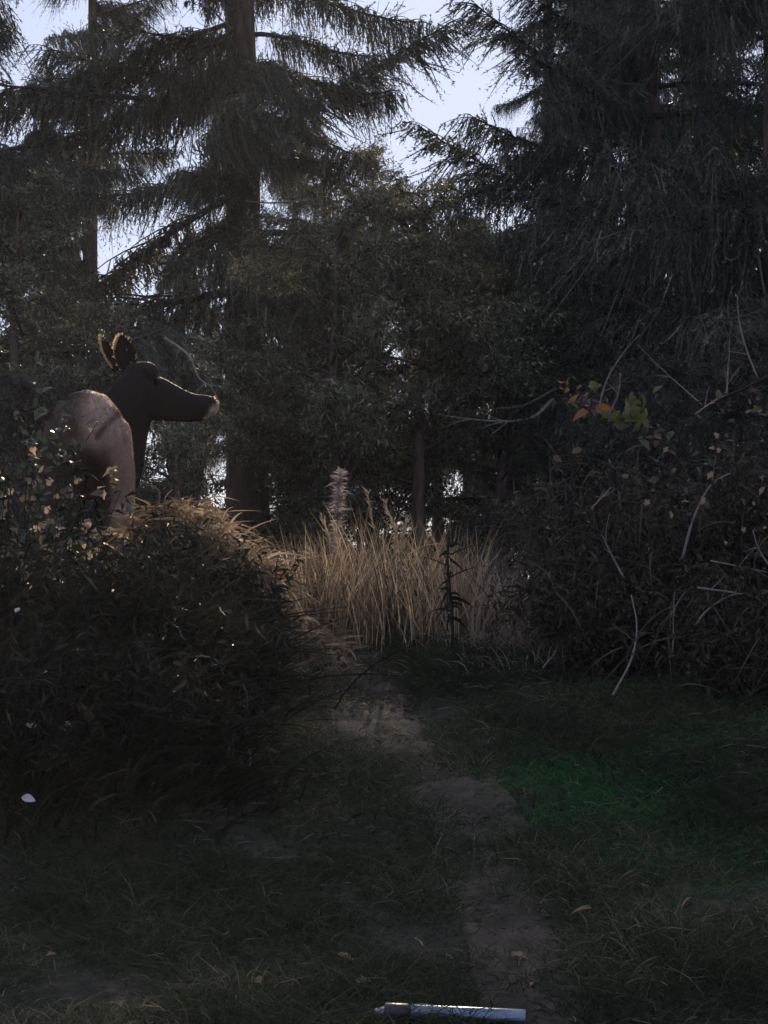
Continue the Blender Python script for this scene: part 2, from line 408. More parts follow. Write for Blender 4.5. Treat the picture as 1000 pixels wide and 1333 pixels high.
def trunk_mesh(H, r0, seed, lean=(0, 0)):
    mb = MB(); t = np.linspace(0, 1, 22); g = np.random.default_rng(seed)
    pts = np.stack([lean[0] * t * H + .03 * np.sin(t * 7 + seed), lean[1] * t * H + .03 * np.cos(t * 6 + seed), t * H - .15 * (1 - t)], -1)
    rad = r0 * ((1 - t) ** .8 * .98 + .02) + r0 * .45 * np.exp(-t * H / .5)
    tube(mb, pts, rad, 12, 0)
    V = mb.V[-1]; V += g.normal(0, r0 * .03, V.shape).astype(np.float32)
    return mb.mesh('trunk', M['bark']), pts

def spruce(px, Y, H, Rad, n, label, seed, low=.15, r0=.2, top_up=35, droop=-12, forms=None, slack=1.0, group='spruces along the ridge', explicit=(), front=14):
    g = random.Random(seed)
    x = (px - 500) / F * Y * 1.0
    base = Vector((x, Y, float(gz(x, Y))))
    root = empty('spruce_tree', base, label, 'tree', group)
    tm, pts = trunk_mesh(H, r0, seed, (g.uniform(-.01, .01), 0))
    link('trunk', tm, root)
    forms = forms or BR
    az = g.uniform(0, 6.28)
    made = 0; tries = 0; n = int(n * (.95 if px < 420 else 1.25))
    while made < n and tries < n * 4:
        tries += 1
        f = (made + g.random()) / n
        f = low + (1 - low) * f ** .92
        h = f * H * .97
        az += 2.4 + g.uniform(-.5, .5)
        prof = Rad * (1 - f) ** .75 * g.uniform(.65, 1.12) + .25
        pitch = R(droop + (top_up - droop) * f + g.uniform(-17, 17))
        me = g.choice(forms)
        s = prof / 3.0
        c = Vector([float(np.interp(h, pts[:, 2], pts[:, k])) for k in (0, 1)] + [h])
        ml = Matrix.Translation(c) @ Euler((0, 0, az)).to_matrix().to_4x4() @ Euler((0, -pitch, 0)).to_matrix().to_4x4() @ Euler((g.uniform(-.6, .6), 0, 0)).to_matrix().to_4x4() @ Matrix.Diagonal((s, max(s, .5) * g.uniform(.8, 1.1), max(s, .62), 1))
        if blocks(Matrix.Translation(base) @ ml, prof, slack): 
            if tries % 4: continue
            s *= .45; ml = ml @ Matrix.Diagonal((.45, .6, .7, 1))
            if blocks(Matrix.Translation(base) @ ml, prof, slack): continue
        o = link('branch', me, root); o.matrix_local = ml; made += 1
    for q in range(front):                      # shorter limbs towards the path, hiding the trunk
        f = low + .05 + (min(.95, 9.5 / H) - low - .05) * (q + g.random()) / front; h = f * H; az = R(-90) + g.uniform(-.95, .95)
        s = (Rad * (1 - f) ** .75 * g.uniform(.35, .62) + .3) / 3.0
        c = Vector([float(np.interp(h, pts[:, 2], pts[:, k])) for k in (0, 1)] + [h])
        ml = Matrix.Translation(c) @ Euler((0, 0, az)).to_matrix().to_4x4() @ Euler((0, R(g.uniform(-5, 30)), 0)).to_matrix().to_4x4() @ Euler((g.uniform(-.6, .6), 0, 0)).to_matrix().to_4x4() @ Matrix.Diagonal((s, max(s, .55), max(s, .75), 1))
        if in_beam(Matrix.Translation(base) @ ml): continue
        o = link('branch', g.choice(BR), root); o.matrix_local = ml
    for (a, b, dy, form) in explicit:          # single limbs seen against the sky: from a to b in the photograph
        A = P(a[0], a[1], Y); B = P(b[0], b[1], Y + dy)
        d = B - A; L = d.length
        q = Vector((1, 0, 0)).rotation_difference(d.normalized())
        # keep the spray side hanging down
        xax = d.normalized(); yax = Vector((0, 0, 1)).cross(xax).normalized(); zax = xax.cross(yax)
        rot = Matrix((xax, yax, zax)).transposed().to_4x4()
        o = link('branch', BR[form], root)
        o.matrix_local = Matrix.Translation(A - base) @ rot @ Matrix.Diagonal((L / 3, .75, .85, 1))
    return root

spruce(320, 27, 17, 4.4, 62, 'tall dark spruce with the thick brown trunk right of the elk', 1, low=.17, r0=.27, explicit=(((330, 120), (90, 30), .5, 1), ((330, 60), (180, 0), 0, 1), ((330, 190), (570, 10), -.5, 0), ((320, 230), (110, 190), -1, 2), ((330, 20), (0, 95), .5, 1), ((330, 45), (478, 22), -.4, 1), ((330, 95), (496, 52), -.6, 2), ((330, -15), (545, -22), -.3, 1), ((325, 85), (170, 70), -.8, 2)))
spruce(-50, 24, 14, 3.0, 46, 'spruce cut by the left edge of the photo behind the elk', 2, low=.10, r0=.2)
spruce(118, 34, 13, 2.8, 48, 'thin spruce showing sky gaps above the ears of the elk', 3, low=.16, r0=.17)
spruce(845, 27, 17, 4.2, 66, 'large dark spruce on the right with limbs sweeping up against the sky', 4, low=.13, r0=.27, droop=-6, explicit=(((850, 170), (628, -8), 0, 0), ((842, 335), (568, 138), -.5, 3), ((850, 240), (610, 135), -1, 0), ((850, 90), (700, -20), 0, 0)))
spruce(715, 33, 12.5, 2.8, 44, 'spruce standing behind the long sky facing limbs right of centre', 5, low=.10, r0=.18, droop=-5)
spruce(1012, 24, 15, 3.5, 56, 'dense black spruce at the right edge above the brush', 6, low=.08, r0=.24)
spruce(610, 37, 6.9, 2.4, 24, 'low spruce below the widest patch of open sky', 7, low=.18, r0=.12)
spruce(385, 35, 8.2, 2.2, 24, 'slim spruce just right of the thick brown trunk', 8, low=.18, r0=.12)
spruce(235, 37, 6.4, 2.3, 18, 'small spruce behind the head of the elk', 9, low=.2, r0=.1)
spruce(60, 29, 6.6, 2.3, 24, 'bushy short spruce left of the ears of the elk', 10, low=.17, r0=.12)
spruce(900, 33, 9, 2.6, 34, 'spruce filling the dark between the two large right hand spruces', 12, low=.05, r0=.14)
spruce(790, 40, 24, 4.4, 62, 'tallest far spruce, added behind the right hand trees to shade the slope', 14, low=.36, r0=.3, front=8)  # added so that its high crown keeps the sun off the slope
spruce(775, 31, 5.6, 2.2, 30, 'short spruce behind the orange leaves', 13, low=.2, r0=.1)

def leafy_tree(px, Y, H, Rad, n, label, seed, forms, name='hemlock_tree', group='grey green trees on the ridge', low=.08, r0=.09, slack=.9):
    g = random.Random(seed); x = (px - 500) / F * Y
    base = Vector((x, Y, float(gz(x, Y))))
    root = empty(name, base, label, 'tree', group)
    tm, pts = trunk_mesh(H, r0, seed, (g.uniform(-.02, .02), 0)); link('trunk', tm, root)
    az = 0; made = tries = 0
    while made < n and tries < n * 4:
        tries += 1
        f = low + (1 - low) * (made + g.random()) / n; h = f * H * .96; az += 2.4 + g.uniform(-.4, .4)
        prof = Rad * math.sqrt(max(0, 1 - f ** 2.2)) * g.uniform(.7, 1.1) + .35
        s = prof / 2
        ml = Matrix.Translation((0, 0, h)) @ Euler((0, 0, az)).to_matrix().to_4x4() @ Euler((g.uniform(-.4, .4), -R(g.uniform(-12, 28) + 25 * f), 0)).to_matrix().to_4x4() @ Matrix.Diagonal((s, max(s, .7), max(s, .7), 1))
        if blocks(Matrix.Translation(base) @ ml @ Matrix.Diagonal((.67, 1, 1, 1)), prof, slack): continue
        o = link('branch', g.choice(forms), root); o.matrix_local = ml; made += 1
    return root
leafy_tree(490, 29, 5.9, 2.1, 48, 'rounded grey green tree under the open sky at centre', 41, LB)
leafy_tree(405, 31, 5.2, 1.7, 34, 'grey green tree between the brown trunk and the rounded tree', 42, LB, low=.30)
leafy_tree(570, 27, 4.4, 1.6, 30, 'grey green tree behind the dead lichened limbs', 43, LB, low=.30)
leafy_tree(655, 30, 4.9, 1.6, 30, 'grey green tree left of the orange leaves', 44, LB, low=.30)
leafy_tree(440, 23.5, 4.3, 1.5, 34, 'grey green tree rising behind the plume and the golden stalks', 45, LB, low=.30)
leafy_tree(545, 24.5, 4.6, 1.5, 32, 'grey green tree in front of the rounded one, right of its middle', 46, LB, low=.30)
leafy_tree(412, 24.5, 4.0, .85, 26, 'grey green tree just right of the thick brown trunk', 47, LB)
leafy_tree(650, 25.5, 3.8, 1.4, 34, 'grey green tree behind the tips of the dead lichened limbs', 48, LB, low=.30)
leafy_tree(228, 22.0, 2.5, .5, 18, 'small grey green tree under the muzzle of the elk', 49, LB)
leafy_tree(20, 22.5, 4.3, 1.3, 34, 'grey green tree at the left edge behind the rump of the elk', 50, LB)
for q, (px, Y, H, Rd, lab) in enumerate(((380, 26, 2.0, 1.1, 'brown shrub behind the pale mottled plume'), (720, 23, 1.8, 1.1, 'brown shrub beyond the pinkish dry stalks'), (830, 22, 2.2, 1.3, 'brown shrub hidden deep behind the bramble'), (960, 20, 2.2, 1.3, 'brown shrub at the right edge behind the bramble'), (30, 20, 1.9, 1.2, 'brown shrub at the left edge beyond the elk'))):
    leafy_tree(px, Y, H, Rd, 15, lab, 60 + q, UB, 'brown_shrub', 'brown shrubs beyond the crest', .1, .03, .9)

# dead limbs with pale lichen
def dead_branch(pl, Y, r, label, name='dead_branch', twigs=4, seed=0, matk='lichen'):
    g = np.random.default_rng(seed)
    pts = spline([P(a, b, Y + d) for a, b, d in pl], 16)
    o0 = Vector(pts[0]); root = empty(name, o0, label, 'branch')
    mb = MB(); t = np.linspace(0, 1, 16); tube(mb, pts - pts[0], r * (1 - t * .75), 6); mb.obj('limb', M[matk], root)
    for q in range(twigs):
        i = g.integers(3, 14); a = pts[i] - pts[0]; d = nrm(pts[min(i + 2, 15)] - pts[i - 2] + g.normal(0, .12, 3)); l = np.linalg.norm(pts[-1] - pts[0]) * g.uniform(.15, .3)
        tt = np.linspace(0, 1, 6)[:, None]
        tp = a + l * (d * tt + np.array([0, 0, g.uniform(-.35, .35)]) * tt ** 2)
        m2 = MB(); tube(m2, tp, r * .45 * (1 - tt[:, 0] * .7), 4); m2.obj('twig', M[matk], root)
    return root
dead_branch([(720, 520, 0), (690, 545, -.3), (640, 548, -.5), (575, 541, -.7)], 24, .022, 'long pale lichened dead limb reaching left at centre', seed=1)
dead_branch([(725, 505, 0), (680, 528, -.2), (640, 532, -.3), (590, 538, -.4)], 24.6, .014, 'thinner lichened dead limb above the long pale one', seed=2)
dead_branch([(215, 440, 0), (245, 462, -.2), (262, 495, -.3), (292, 505, -.4)], 21, .014, 'crooked bare twig over the nose of the elk', seed=3)
dead_branch([(320, 262, 0), (360, 264, -.2), (420, 258, -.4)], 25.5, .014, 'short pale dead twig on the face of the tall left spruce', seed=4)
dead_branch([(600, 350, 0), (625, 356, -.2), (652, 345, -.4)], 27, .016, 'pale forked twig beside the rounded grey green tree', seed=5)

# tall pale plume among the grass
T = P(443, 612, 13.2); bx = T.x - .03; base = Vector((bx, 13.2, float(gz(bx, 13.2))))
root = empty('plume_stalk', base, 'pale mottled pinkish plume standing above the golden grass', 'plume')
h = T.z - base.z; t = np.linspace(0, 1, 12); pts = np.stack([.03 * t ** 2, 0 * t, h * t], -1)
mb = MB(); tube(mb, pts, .006 * (1 - .5 * t), 5, tint=.5); mb.obj('stem', M['pink'], root)
m_ = 520; a = rng.uniform(.52, 1.0, m_); pb = np.stack([np.interp(a, t, pts[:, k]) for k in range(3)], -1) + rng.normal(0, .006, (m_, 3))
an = rng.uniform(0, 6.28, m_); up = nrm(np.stack([np.cos(an) * .6, np.sin(an) * .6, rng.uniform(.1, .9, m_)], -1))
hd = MB(); blades(hd, pb, up, np.stack([np.cos(an) * .2, np.sin(an) * .2, -rng.uniform(.1, .8, m_)], -1), rng.uniform(.02, .075, m_) * (1.25 - .6 * np.abs(a - .75) * 3), .006, 3, 0, np.clip(.5 + 1.2 * np.sin(a * 60) * .3 + rng.normal(0, .2, m_), 0, 1)); hd.obj('seed_head', M['plume'], root)

# ------------------------------------------------------------------ the elk
def build_elk():
    G0 = 1.5
    R0 = Vector((-1.62, 12.42, 0))
    parts = []            # (centre, radius) chains of spheres merged into one skin
    sph = []
    def chain(pts, rads, n=10, sq=(1, 1, 1)):
        pts = [Vector(p) for p in pts]
        for k in range(len(pts) - 1):
            for q in range(n + 1):
                f = q / n; sph.append((pts[k].lerp(pts[k + 1], f), rads[k] * (1 - f) + rads[k + 1] * f, sq))
    hipx, y0 = -1.605, 12.42
    # rump, barrel, withers, chest
    chain([(hipx, y0 - .02, 2.59), (hipx - .03, y0 + .30, 2.56), (hipx - .08, y0 + .75, 2.51), (hipx - .12, y0 + 1.15, 2.53), (hipx - .12, y0 + 1.32, 2.50)], [.215, .232, .245, .235, .20], 6, (.95, 1, 1.06))
    chain([(hipx - .01, y0 + .12, 2.68), (hipx - .06, y0 + .6, 2.66), (hipx - .12, y0 + 1.1, 2.74)], [.13, .13, .13], 6)
    for s in (-1, 1):      # hind legs
        xx = hipx + s * .105
        chain([(xx, y0 + .0, 2.56), (xx + s * .025, y0 + .10, 2.36), (xx + s * .045, y0 + .16, 2.18)], [.14, .125, .095], 7)
        chain([(xx + s * .045, y0 + .16, 2.18), (xx + s * .06, y0 - .04, 2.02)], [.095, .055], 8)
        chain([(xx + s * .06, y0 - .05, 2.03), (xx + s * .06, y0 + .02, 1.66), (xx + s * .06, y0 + .07, 1.58), (xx + s * .06, y0 + .10, 1.53)], [.048, .032, .035, .042], 9)
        xf = hipx - .13 + s * .11   # front legs
        chain([(xf, y0 + 1.15, 2.42), (xf, y0 + 1.12, 2.15)], [.12, .07], 7)
        chain([(xf, y0 + 1.12, 2.15), (xf, y0 + 1.15, 1.95), (xf, y0 + 1.14, 1.62), (xf, y0 + 1.18, 1.53)], [.065, .045, .03, .04], 9)
    # tail
    chain([(hipx - .03, y0 - .17, 2.72), (hipx - .035, y0 - .225, 2.64), (hipx - .035, y0 - .225, 2.57)], [.035, .03, .018], 6)
    # neck
    YN = 13.62
    a = P(140, 610, YN + .05); b = P(152, 565, YN + .03); c = P(168, 525, YN); d = P(178, 502, YN - .02)
    chain([(hipx - .10, y0 + 1.18, 2.56), a, b, c, d], [.21, .215, .19, .158, .118], 8)
    # head: cranium, brow, cheek, muzzle
    H = lambda px, py, dy=0: P(px, py, YN - .03 + dy)
    chain([H(177, 487), H(192, 485)], [.076, .068], 5)
    chain([H(180, 500), H(199, 509), H(212, 518)], [.098, .098, .098], 6, (1, .75, 1))
    chain([H(206, 530), H(225, 531)], [.085, .058], 6, (1, .7, 1))
    for s in (-1, 1): chain([H(192, 483, s * .055), H(199, 489, s * .06)], [.036, .028], 3)
    chain([H(205, 511), H(232, 522), H(250, 527), H(265, 528), H(272, 529)], [.097, .080, .069, .068, .066], 7, (1, .8, 1))
    chain([H(213, 531), H(243, 537), H(264, 538)], [.080, .060, .048], 6, (1, .7, 1))
    V, Fc = [], []
    bm = bmesh.new()
    for (c, r, sq) in sph:
        bmesh.ops.create_icosphere(bm, subdivisions=2, radius=r, matrix=Matrix.Translation(c) @ Matrix.Diagonal((*sq, 1)))
    me = bpy.data.meshes.new('tmp'); bm.to_mesh(me); bm.free()
    o = link('tmp', me)
    rm = o.modifiers.new('r', 'REMESH'); rm.mode = 'VOXEL'; rm.voxel_size = .012; rm.use_smooth_shade = True
    sm = o.modifiers.new('s', 'SMOOTH'); sm.factor = .5; sm.iterations = 5
    dg = bpy.context.evaluated_depsgraph_get(); dg.update()
    body = bpy.data.meshes.new_from_object(o.evaluated_get(dg)); body.name = 'elk_body'
    bpy.data.objects.remove(o)
    base = Vector((hipx, y0 + .6, G0))
    n = len(body.vertices); co = np.empty(n * 3, np.float32); body.vertices.foreach_get('co', co); co = co.reshape(-1, 3)
    no = np.empty(n * 3, np.float32); body.vertices.foreach_get('normal', no); no = no.reshape(-1, 3)
    # fur colours by region of the animal, with some shade painted in
    x, y, z = co.T
    tan = np.array([.30, .20, .158]); rump = np.array([.39, .27, .215]); dark = np.array([.014, .011, .010]); mid = np.array([.12, .08, .066]); leg = np.array([.13, .09, .07]); pale = np.array([.50, .38, .27])
    col = np.tile(tan, (n, 1))
    def mixc(c, f):
        nonlocal col
        f = np.clip(f, 0, 1)[:, None]; col = col * (1 - f) + c * f
    nz = .5 + .5 * vnoise(x * 9, z * 9 + y * 3, 1.0)
    mixc(rump, smooth(y0 + .35, y0 - .05, y) * smooth(2.3, 2.5, z) * .8)
    mixc(mid, np.clip(vnoise(x * 16 + z * 3, z * 3.5 + y * 2, 4.0) * 1.8 + .15, 0, .6))
    mixc(mid * .8, .8 * smooth(.03, .008, np.abs((x + 1.44) * 1.0 + (z - 2.66) * -.75)) * (z > 2.45) * (z < 2.72) * (x > -1.53))  # hip crease: shading painted into the fur colour
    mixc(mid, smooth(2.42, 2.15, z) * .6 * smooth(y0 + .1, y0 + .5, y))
    mixc(leg, smooth(2.20, 2.0, z))
    mixc(mid * .3, smooth(.175, .10, x - hipx + (nz - .5) * .03) * smooth(2.56, 2.38, z) * smooth(y0 + .3, y0, y) * .92)  # inner thigh: shade beside the lit outer leg, painted dark
    mixc(mid * .5, smooth(.09, .02, np.abs(x - hipx - .02)) * smooth(2.52, 2.36, z) * smooth(y0 + .2, y0, y) * .8)        # shade between the thighs, painted dark
    mixc(mid * .7, smooth(.06, -.07, x - hipx + (2.6 - z) * .12) * smooth(y0 + .4, y0, y) * .95 * (0.7 + .6 * nz))  # left half of the rump made darker
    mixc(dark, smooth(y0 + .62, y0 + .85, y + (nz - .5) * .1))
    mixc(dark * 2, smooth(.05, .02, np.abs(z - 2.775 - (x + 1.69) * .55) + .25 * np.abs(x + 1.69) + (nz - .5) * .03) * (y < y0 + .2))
    px_, py_ = 500 + x / y * F, 800 - (z - EYE) / y * F
    tip = smooth(271, 279, px_ + (py_ - 528) * .5) * (y > 13)
    mixc(pale, tip * smooth(520, 534, py_) * .9)
    ca = body.attributes.new('coat_and_shade', 'FLOAT_COLOR', 'POINT'); ca.data.foreach_set('color', np.concatenate([col, np.ones((n, 1))], 1).astype(np.float32).ravel())
    m, nt, bs = mat('elk_coat_and_shade')
    at = nt.nodes.new('ShaderNodeAttribute'); at.attribute_name = 'coat_and_shade'
    nn = nt.nodes.new('ShaderNodeTexNoise'); nn.inputs['Scale'].default_value = 60; nn.inputs['Detail'].default_value = 4
    tc = nt.nodes.new('ShaderNodeTexCoord'); nt.links.new(tc.outputs['Object'], nn.inputs['Vector'])
    mr = nt.nodes.new('ShaderNodeMapRange'); mr.inputs['To Min'].default_value = .65; mr.inputs['To Max'].default_value = 1.3; nt.links.new(nn.outputs[0], mr.inputs[0])
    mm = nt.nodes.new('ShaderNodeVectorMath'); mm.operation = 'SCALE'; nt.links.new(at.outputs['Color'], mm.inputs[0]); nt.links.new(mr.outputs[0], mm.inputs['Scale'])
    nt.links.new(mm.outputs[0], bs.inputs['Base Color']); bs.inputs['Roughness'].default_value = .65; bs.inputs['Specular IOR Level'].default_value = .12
    body.materials.clear(); body.materials.append(m)
    body.transform(Matrix.Translation(-base)); co = co - np.array(base)
    el = link('elk', body); el.location = base
    tag(el, 'cow elk with tan rump towards us, dark head turned right and both ears up', 'elk')
    # fur
    body.calc_loop_triangles(); nt_ = len(body.loop_triangles); tri = np.empty(nt_ * 3, np.int32); body.loop_triangles.foreach_get('vertices', tri); tri = tri.reshape(-1, 3)
    a, b, c = co[tri[:, 0]], co[tri[:, 1]], co[tri[:, 2]]
    ar = np.linalg.norm(np.cross(b - a, c - a), axis=1); NF = 90000
    k = rng.choice(nt_, NF, p=ar / ar.sum()); r1 = np.sqrt(rng.random((NF, 1))); r2 = rng.random((NF, 1))
    pt = a[k] * (1 - r1) + b[k] * r1 * (1 - r2) + c[k] * r1 * r2
    nn_ = no[tri[k, 0]]; cc = col[tri[k, 0]]
    isneck = ((pt[:, 1] + base.y) > y0 + 1.0)
    flow = np.where(isneck[:, None], np.array([-.25, 0, -.8]), np.array([0, -.6, -.7])) + rng.normal(0, .25, (NF, 3))
    flow = flow - nn_ * (flow * nn_).sum(1, keepdims=True)
    dd = nrm(nrm(flow) + nn_ * rng.uniform(.12, .45, (NF, 1)))
    ll = rng.uniform(.009, .020, (NF, 1)) * np.where(isneck[:, None], .55, 1)
    sd_ = nrm(np.cross(dd, rdir(NF))) * .0016
    fm = MB(); fm.add(np.stack([pt - sd_, pt + sd_, pt + dd * ll], 1).reshape(-1, 3), None, np.arange(NF * 3).reshape(-1, 3))
    mf, nt, bs = mat('elk_hair')
    at = nt.nodes.new('ShaderNodeAttribute'); at.attribute_name = 'coat_and_shade'
    tr = nt.nodes.new('ShaderNodeBsdfTranslucent'); mix = nt.nodes.new('ShaderNodeMixShader'); mix.inputs[0].default_value = .32
    nt.links.new(at.outputs['Color'], bs.inputs['Base Color']); nt.links.new(at.outputs['Color'], tr.inputs[0]); bs.inputs['Roughness'].default_value = .8; bs.inputs['Specular IOR Level'].default_value = .08
    nt.links.new(bs.outputs[0], mix.inputs[1]); nt.links.new(tr.outputs[0], mix.inputs[2]); nt.links.new(mix.outputs[0], nt.nodes['Material Output'].inputs[0])
    fme = fm.mesh('fur', mf)
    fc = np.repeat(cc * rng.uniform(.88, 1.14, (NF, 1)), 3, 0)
    ca = fme.attributes.new('coat_and_shade', 'FLOAT_COLOR', 'POINT'); ca.data.foreach_set('color', np.concatenate([fc, np.ones((NF * 3, 1))], 1).astype(np.float32).ravel())
    tag(link('fur', fme, el), kind='stuff')
    # ears: cupped leaf shapes with a pale fringe
    mEar, ntE, bE = mat('ear_skin'); bE.inputs['Base Color'].default_value = (.014, .010, .009, 1); bE.inputs['Roughness'].default_value = .9; bE.inputs['Specular IOR Level'].default_value = .05
    mFr = leafmat('ear_fringe_hair', [(0, (.62, .44, .28)), (1, (.85, .68, .48))], transl=.65)
    LSIDE = 1
    def ear(bpx, tip, halfw, yaw, dy, pal):
        A = P(*bpx, YN + dy); B = P(*tip, YN + dy + .01)
        ax = (B - A); L = ax.length; ax.normalize()
        f = Vector((math.sin(yaw), -math.cos(yaw), 0)); s = ax.cross(f).normalized(); f = s.cross(ax).normalized()
        e = MB(); nu, nv = 13, 9; pts = np.zeros((nu, nv, 3)); 
        for iu in range(nu):
            t = iu / (nu - 1); wdt = halfw * (math.sin(math.pi * min(1, .16 + t * .84)) ** .75 + .02) if t < .999 else halfw * .06
            wdt = halfw * (.45 + .55 * math.sin(min(1, t / .5) * math.pi / 2)) * (1 - max(0, (t - .45) / .55) ** 2.2) + .002
            for iv in range(nv):
                v = (iv / (nv - 1) - .5) * 2
                ang = v * 1.15
                q = A + ax * (L * t) + s * (math.sin(ang) / math.sin(1.15) * wdt) + f * (-(math.cos(ang) - math.cos(1.15)) * wdt * .75 * (1 - .3 * t))
                pts[iu, iv] = q - base
        Q = [[a * nv + b, a * nv + b + 1, (a + 1) * nv + b + 1, (a + 1) * nv + b] for a in range(nu - 1) for b in range(nv - 1)]
        e.add(pts.reshape(-1, 3), Q)
        eo = e.obj('ear', mEar, el); sl = eo.modifiers.new('thick', 'SOLIDIFY'); sl.thickness = .008
        # pale fringe mostly on one rim, set there for the rim light
        h = MB(); rim = np.concatenate([pts[1:, 0], pts[1:, -1]]); out = np.concatenate([pts[1:, 0] - pts[1:, 4], pts[1:, -1] - pts[1:, 4]])
        m = 900; kk = rng.integers(0, len(rim) - 1, m); fr = rng.random((m, 1)); ok = (kk != nu - 2) & ((kk < nu - 1) == (pal > 0)) & ((pal < 2) | ((kk % (nu - 1)) > nu * .5)) | (rng.random(m) < .05)
        pb = rim[kk] * (1 - fr) + rim[np.minimum(kk + 1, len(rim) - 1)] * fr; pb = pb[ok]; od = nrm(out[kk])[ok]
        up = nrm(od * .6 + np.array(ax) * .7 + rng.normal(0, .22, pb.shape))
        blades(h, pb - up * .004, up, rng.normal(0, .08, pb.shape), rng.uniform(.012, .026, len(pb)), .007, 2)
        tag(h.obj('fringe', mFr, eo), kind='stuff')
    ear((152, 482), (132, 437), .042, .9, .07, LSIDE)
    ear((168, 486), (157, 435), .066, -.35, -.05, 2)
    # pale hair round the lips, added for the rim light on the nose
    cp = spline([H(281, 519), H(285, 527), H(279, 537), H(268, 545)], 40); m = 260; kk = rng.integers(0, 40, m)
    pb = cp[kk] - np.array(base) + rng.normal(0, .004, (m, 3)) + np.stack([np.full(m, -.012), rng.uniform(-.035, .035, m), np.full(m, .004)], -1)
    up = nrm(np.stack([rng.normal(.9, .3, m), rng.normal(0, .3, m), np.interp(kk, [0, 39], [.3, -1.2])], -1))
    h = MB(); blades(h, pb, up, np.zeros((m, 3)), rng.uniform(.007, .014, m), .0035, 2); tag(h.obj('lip_hair', mFr, el), kind='stuff')
    # eye and nose
    me_, nte, be = mat('wet_dark_eye'); be.inputs['Base Color'].default_value = (.006, .005, .005, 1); be.inputs['Roughness'].default_value = .9; be.inputs['Specular IOR Level'].default_value = .1
    for s in (-1, 1):
        bm = bmesh.new(); bmesh.ops.create_uvsphere(bm, u_segments=14, v_segments=10, radius=.021)
        m3 = bpy.data.meshes.new('eye'); bm.to_mesh(m3); bm.free(); m3.materials.append(me_)
        for p in m3.polygons: p.use_smooth = True
        eo = link('eye', m3, el); eo.location = P(205, 497, YN - .03 + s * .082) - base
    bm = bmesh.new(); bmesh.ops.create_uvsphere(bm, u_segments=16, v_segments=10, radius=.030, matrix=Matrix.Diagonal((.5, 1.25, .8, 1)))
    m3 = bpy.data.meshes.new('nose'); bm.to_mesh(m3); bm.free(); m3.materials.append(me_)
    for p in m3.polygons: p.use_smooth = True
    no_ = link('nose', m3, el); no_.location = P(280, 525, YN - .03) - base
    return el
build_elk()

# ------------------------------------------------------------------ grasses
def scatter(n, x0, x1, y0, y1, keep=None):
    x = rng.uniform(x0, x1, n); y = rng.uniform(y0, y1, n)
    if keep is not None:
        k = rng.random(n) < keep(x, y); x, y = x[k], y[k]
    return x, y, gz(x, y)

def grass(name, x, y, z, ln, wd, matk, lean=(0, 0), spread=.35, bend=.5, seg=3, tint=None, kind='stuff'):
    N = len(x); base = np.stack([x, y, z - .01], -1)
    a = rng.uniform(0, 2 * np.pi, N); s = np.abs(rng.normal(0, spread, N))
    up = nrm(np.stack([np.cos(a) * s + lean[0] * .5, np.sin(a) * s + lean[1] * .5, np.ones(N)], -1))
    bd = np.stack([np.cos(a) * bend * rng.uniform(.3, 1, N) + lean[0], np.sin(a) * bend * rng.uniform(.3, 1, N) + lean[1], -bend * rng.uniform(.3, 1.1, N)], -1)
    mb = MB(); blades(mb, base, up, bd, ln, wd, seg, 0, tint)
    o = mb.obj(name, M[matk]); 
    return tag(o, kind=kind)

def offpath(x, y): return .30 + .70 * smooth(.35, 1.5, np.abs(x - path_x(y)) / path_w(y) + .7 * vnoise(x * 4, y * 4, 4))
# short grass over the near slope, in tufts
x, y, z = scatter(300000, -2.2, 2.4, 6.2, 11.8, lambda x, y: (.06 + .94 * offpath(x, y)) * np.clip(.55 + 1.1 * vnoise(x * 2.6, y * 2.6, 9), .72, 1))
o = grass('short_grass', x, y, z, rng.uniform(.035, .13, len(x)) * np.clip(1 + 1.3 * vnoise(x * 3, y * 3, 2), .3, 2), rng.uniform(.0025, .006, len(x)), 'short', spread=.55, bend=.6, seg=2, tint=np.clip(rng.normal(.42, .25, len(x)) + .6 * vnoise(x * 1.7, y * 1.7, 6), 0, 1) ** 1.2)
o['label'] = 'short dark grass and weeds on the shaded slope'; o['category'] = 'grass'
# patch of greener blades right of the path
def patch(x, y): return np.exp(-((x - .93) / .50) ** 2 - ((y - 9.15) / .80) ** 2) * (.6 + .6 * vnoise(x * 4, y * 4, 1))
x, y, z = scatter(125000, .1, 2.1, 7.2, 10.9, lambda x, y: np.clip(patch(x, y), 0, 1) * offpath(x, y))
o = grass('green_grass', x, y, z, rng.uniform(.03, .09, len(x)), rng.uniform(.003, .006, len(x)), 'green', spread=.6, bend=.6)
o['label'] = 'patch of green grass right of the path'; o['category'] = 'grass'

x, y, z = scatter(9000, -2.2, 2.4, 6.3, 11.6, lambda x, y: np.clip(.35 + vnoise(x * 2, y * 2, 12), .05, 1))
N = len(x); a = rng.uniform(0, 6.28, N); mb = MB()
blades(mb, np.stack([x, y, z + rng.uniform(.008, .06, N)], -1), nrm(np.stack([np.cos(a), np.sin(a), rng.normal(.15, .35, N)], -1)), np.stack([rng.normal(0, .25, N), rng.normal(0, .25, N), rng.uniform(-.5, 0, N)], -1), rng.uniform(.03, .12, N), rng.uniform(.002, .006, N), 3, 0, rng.beta(1.2, 2.4, N))
tag(mb.obj('straw', M['straw']), 'loose dead straw lying in the short grass', 'straw', kind='stuff')
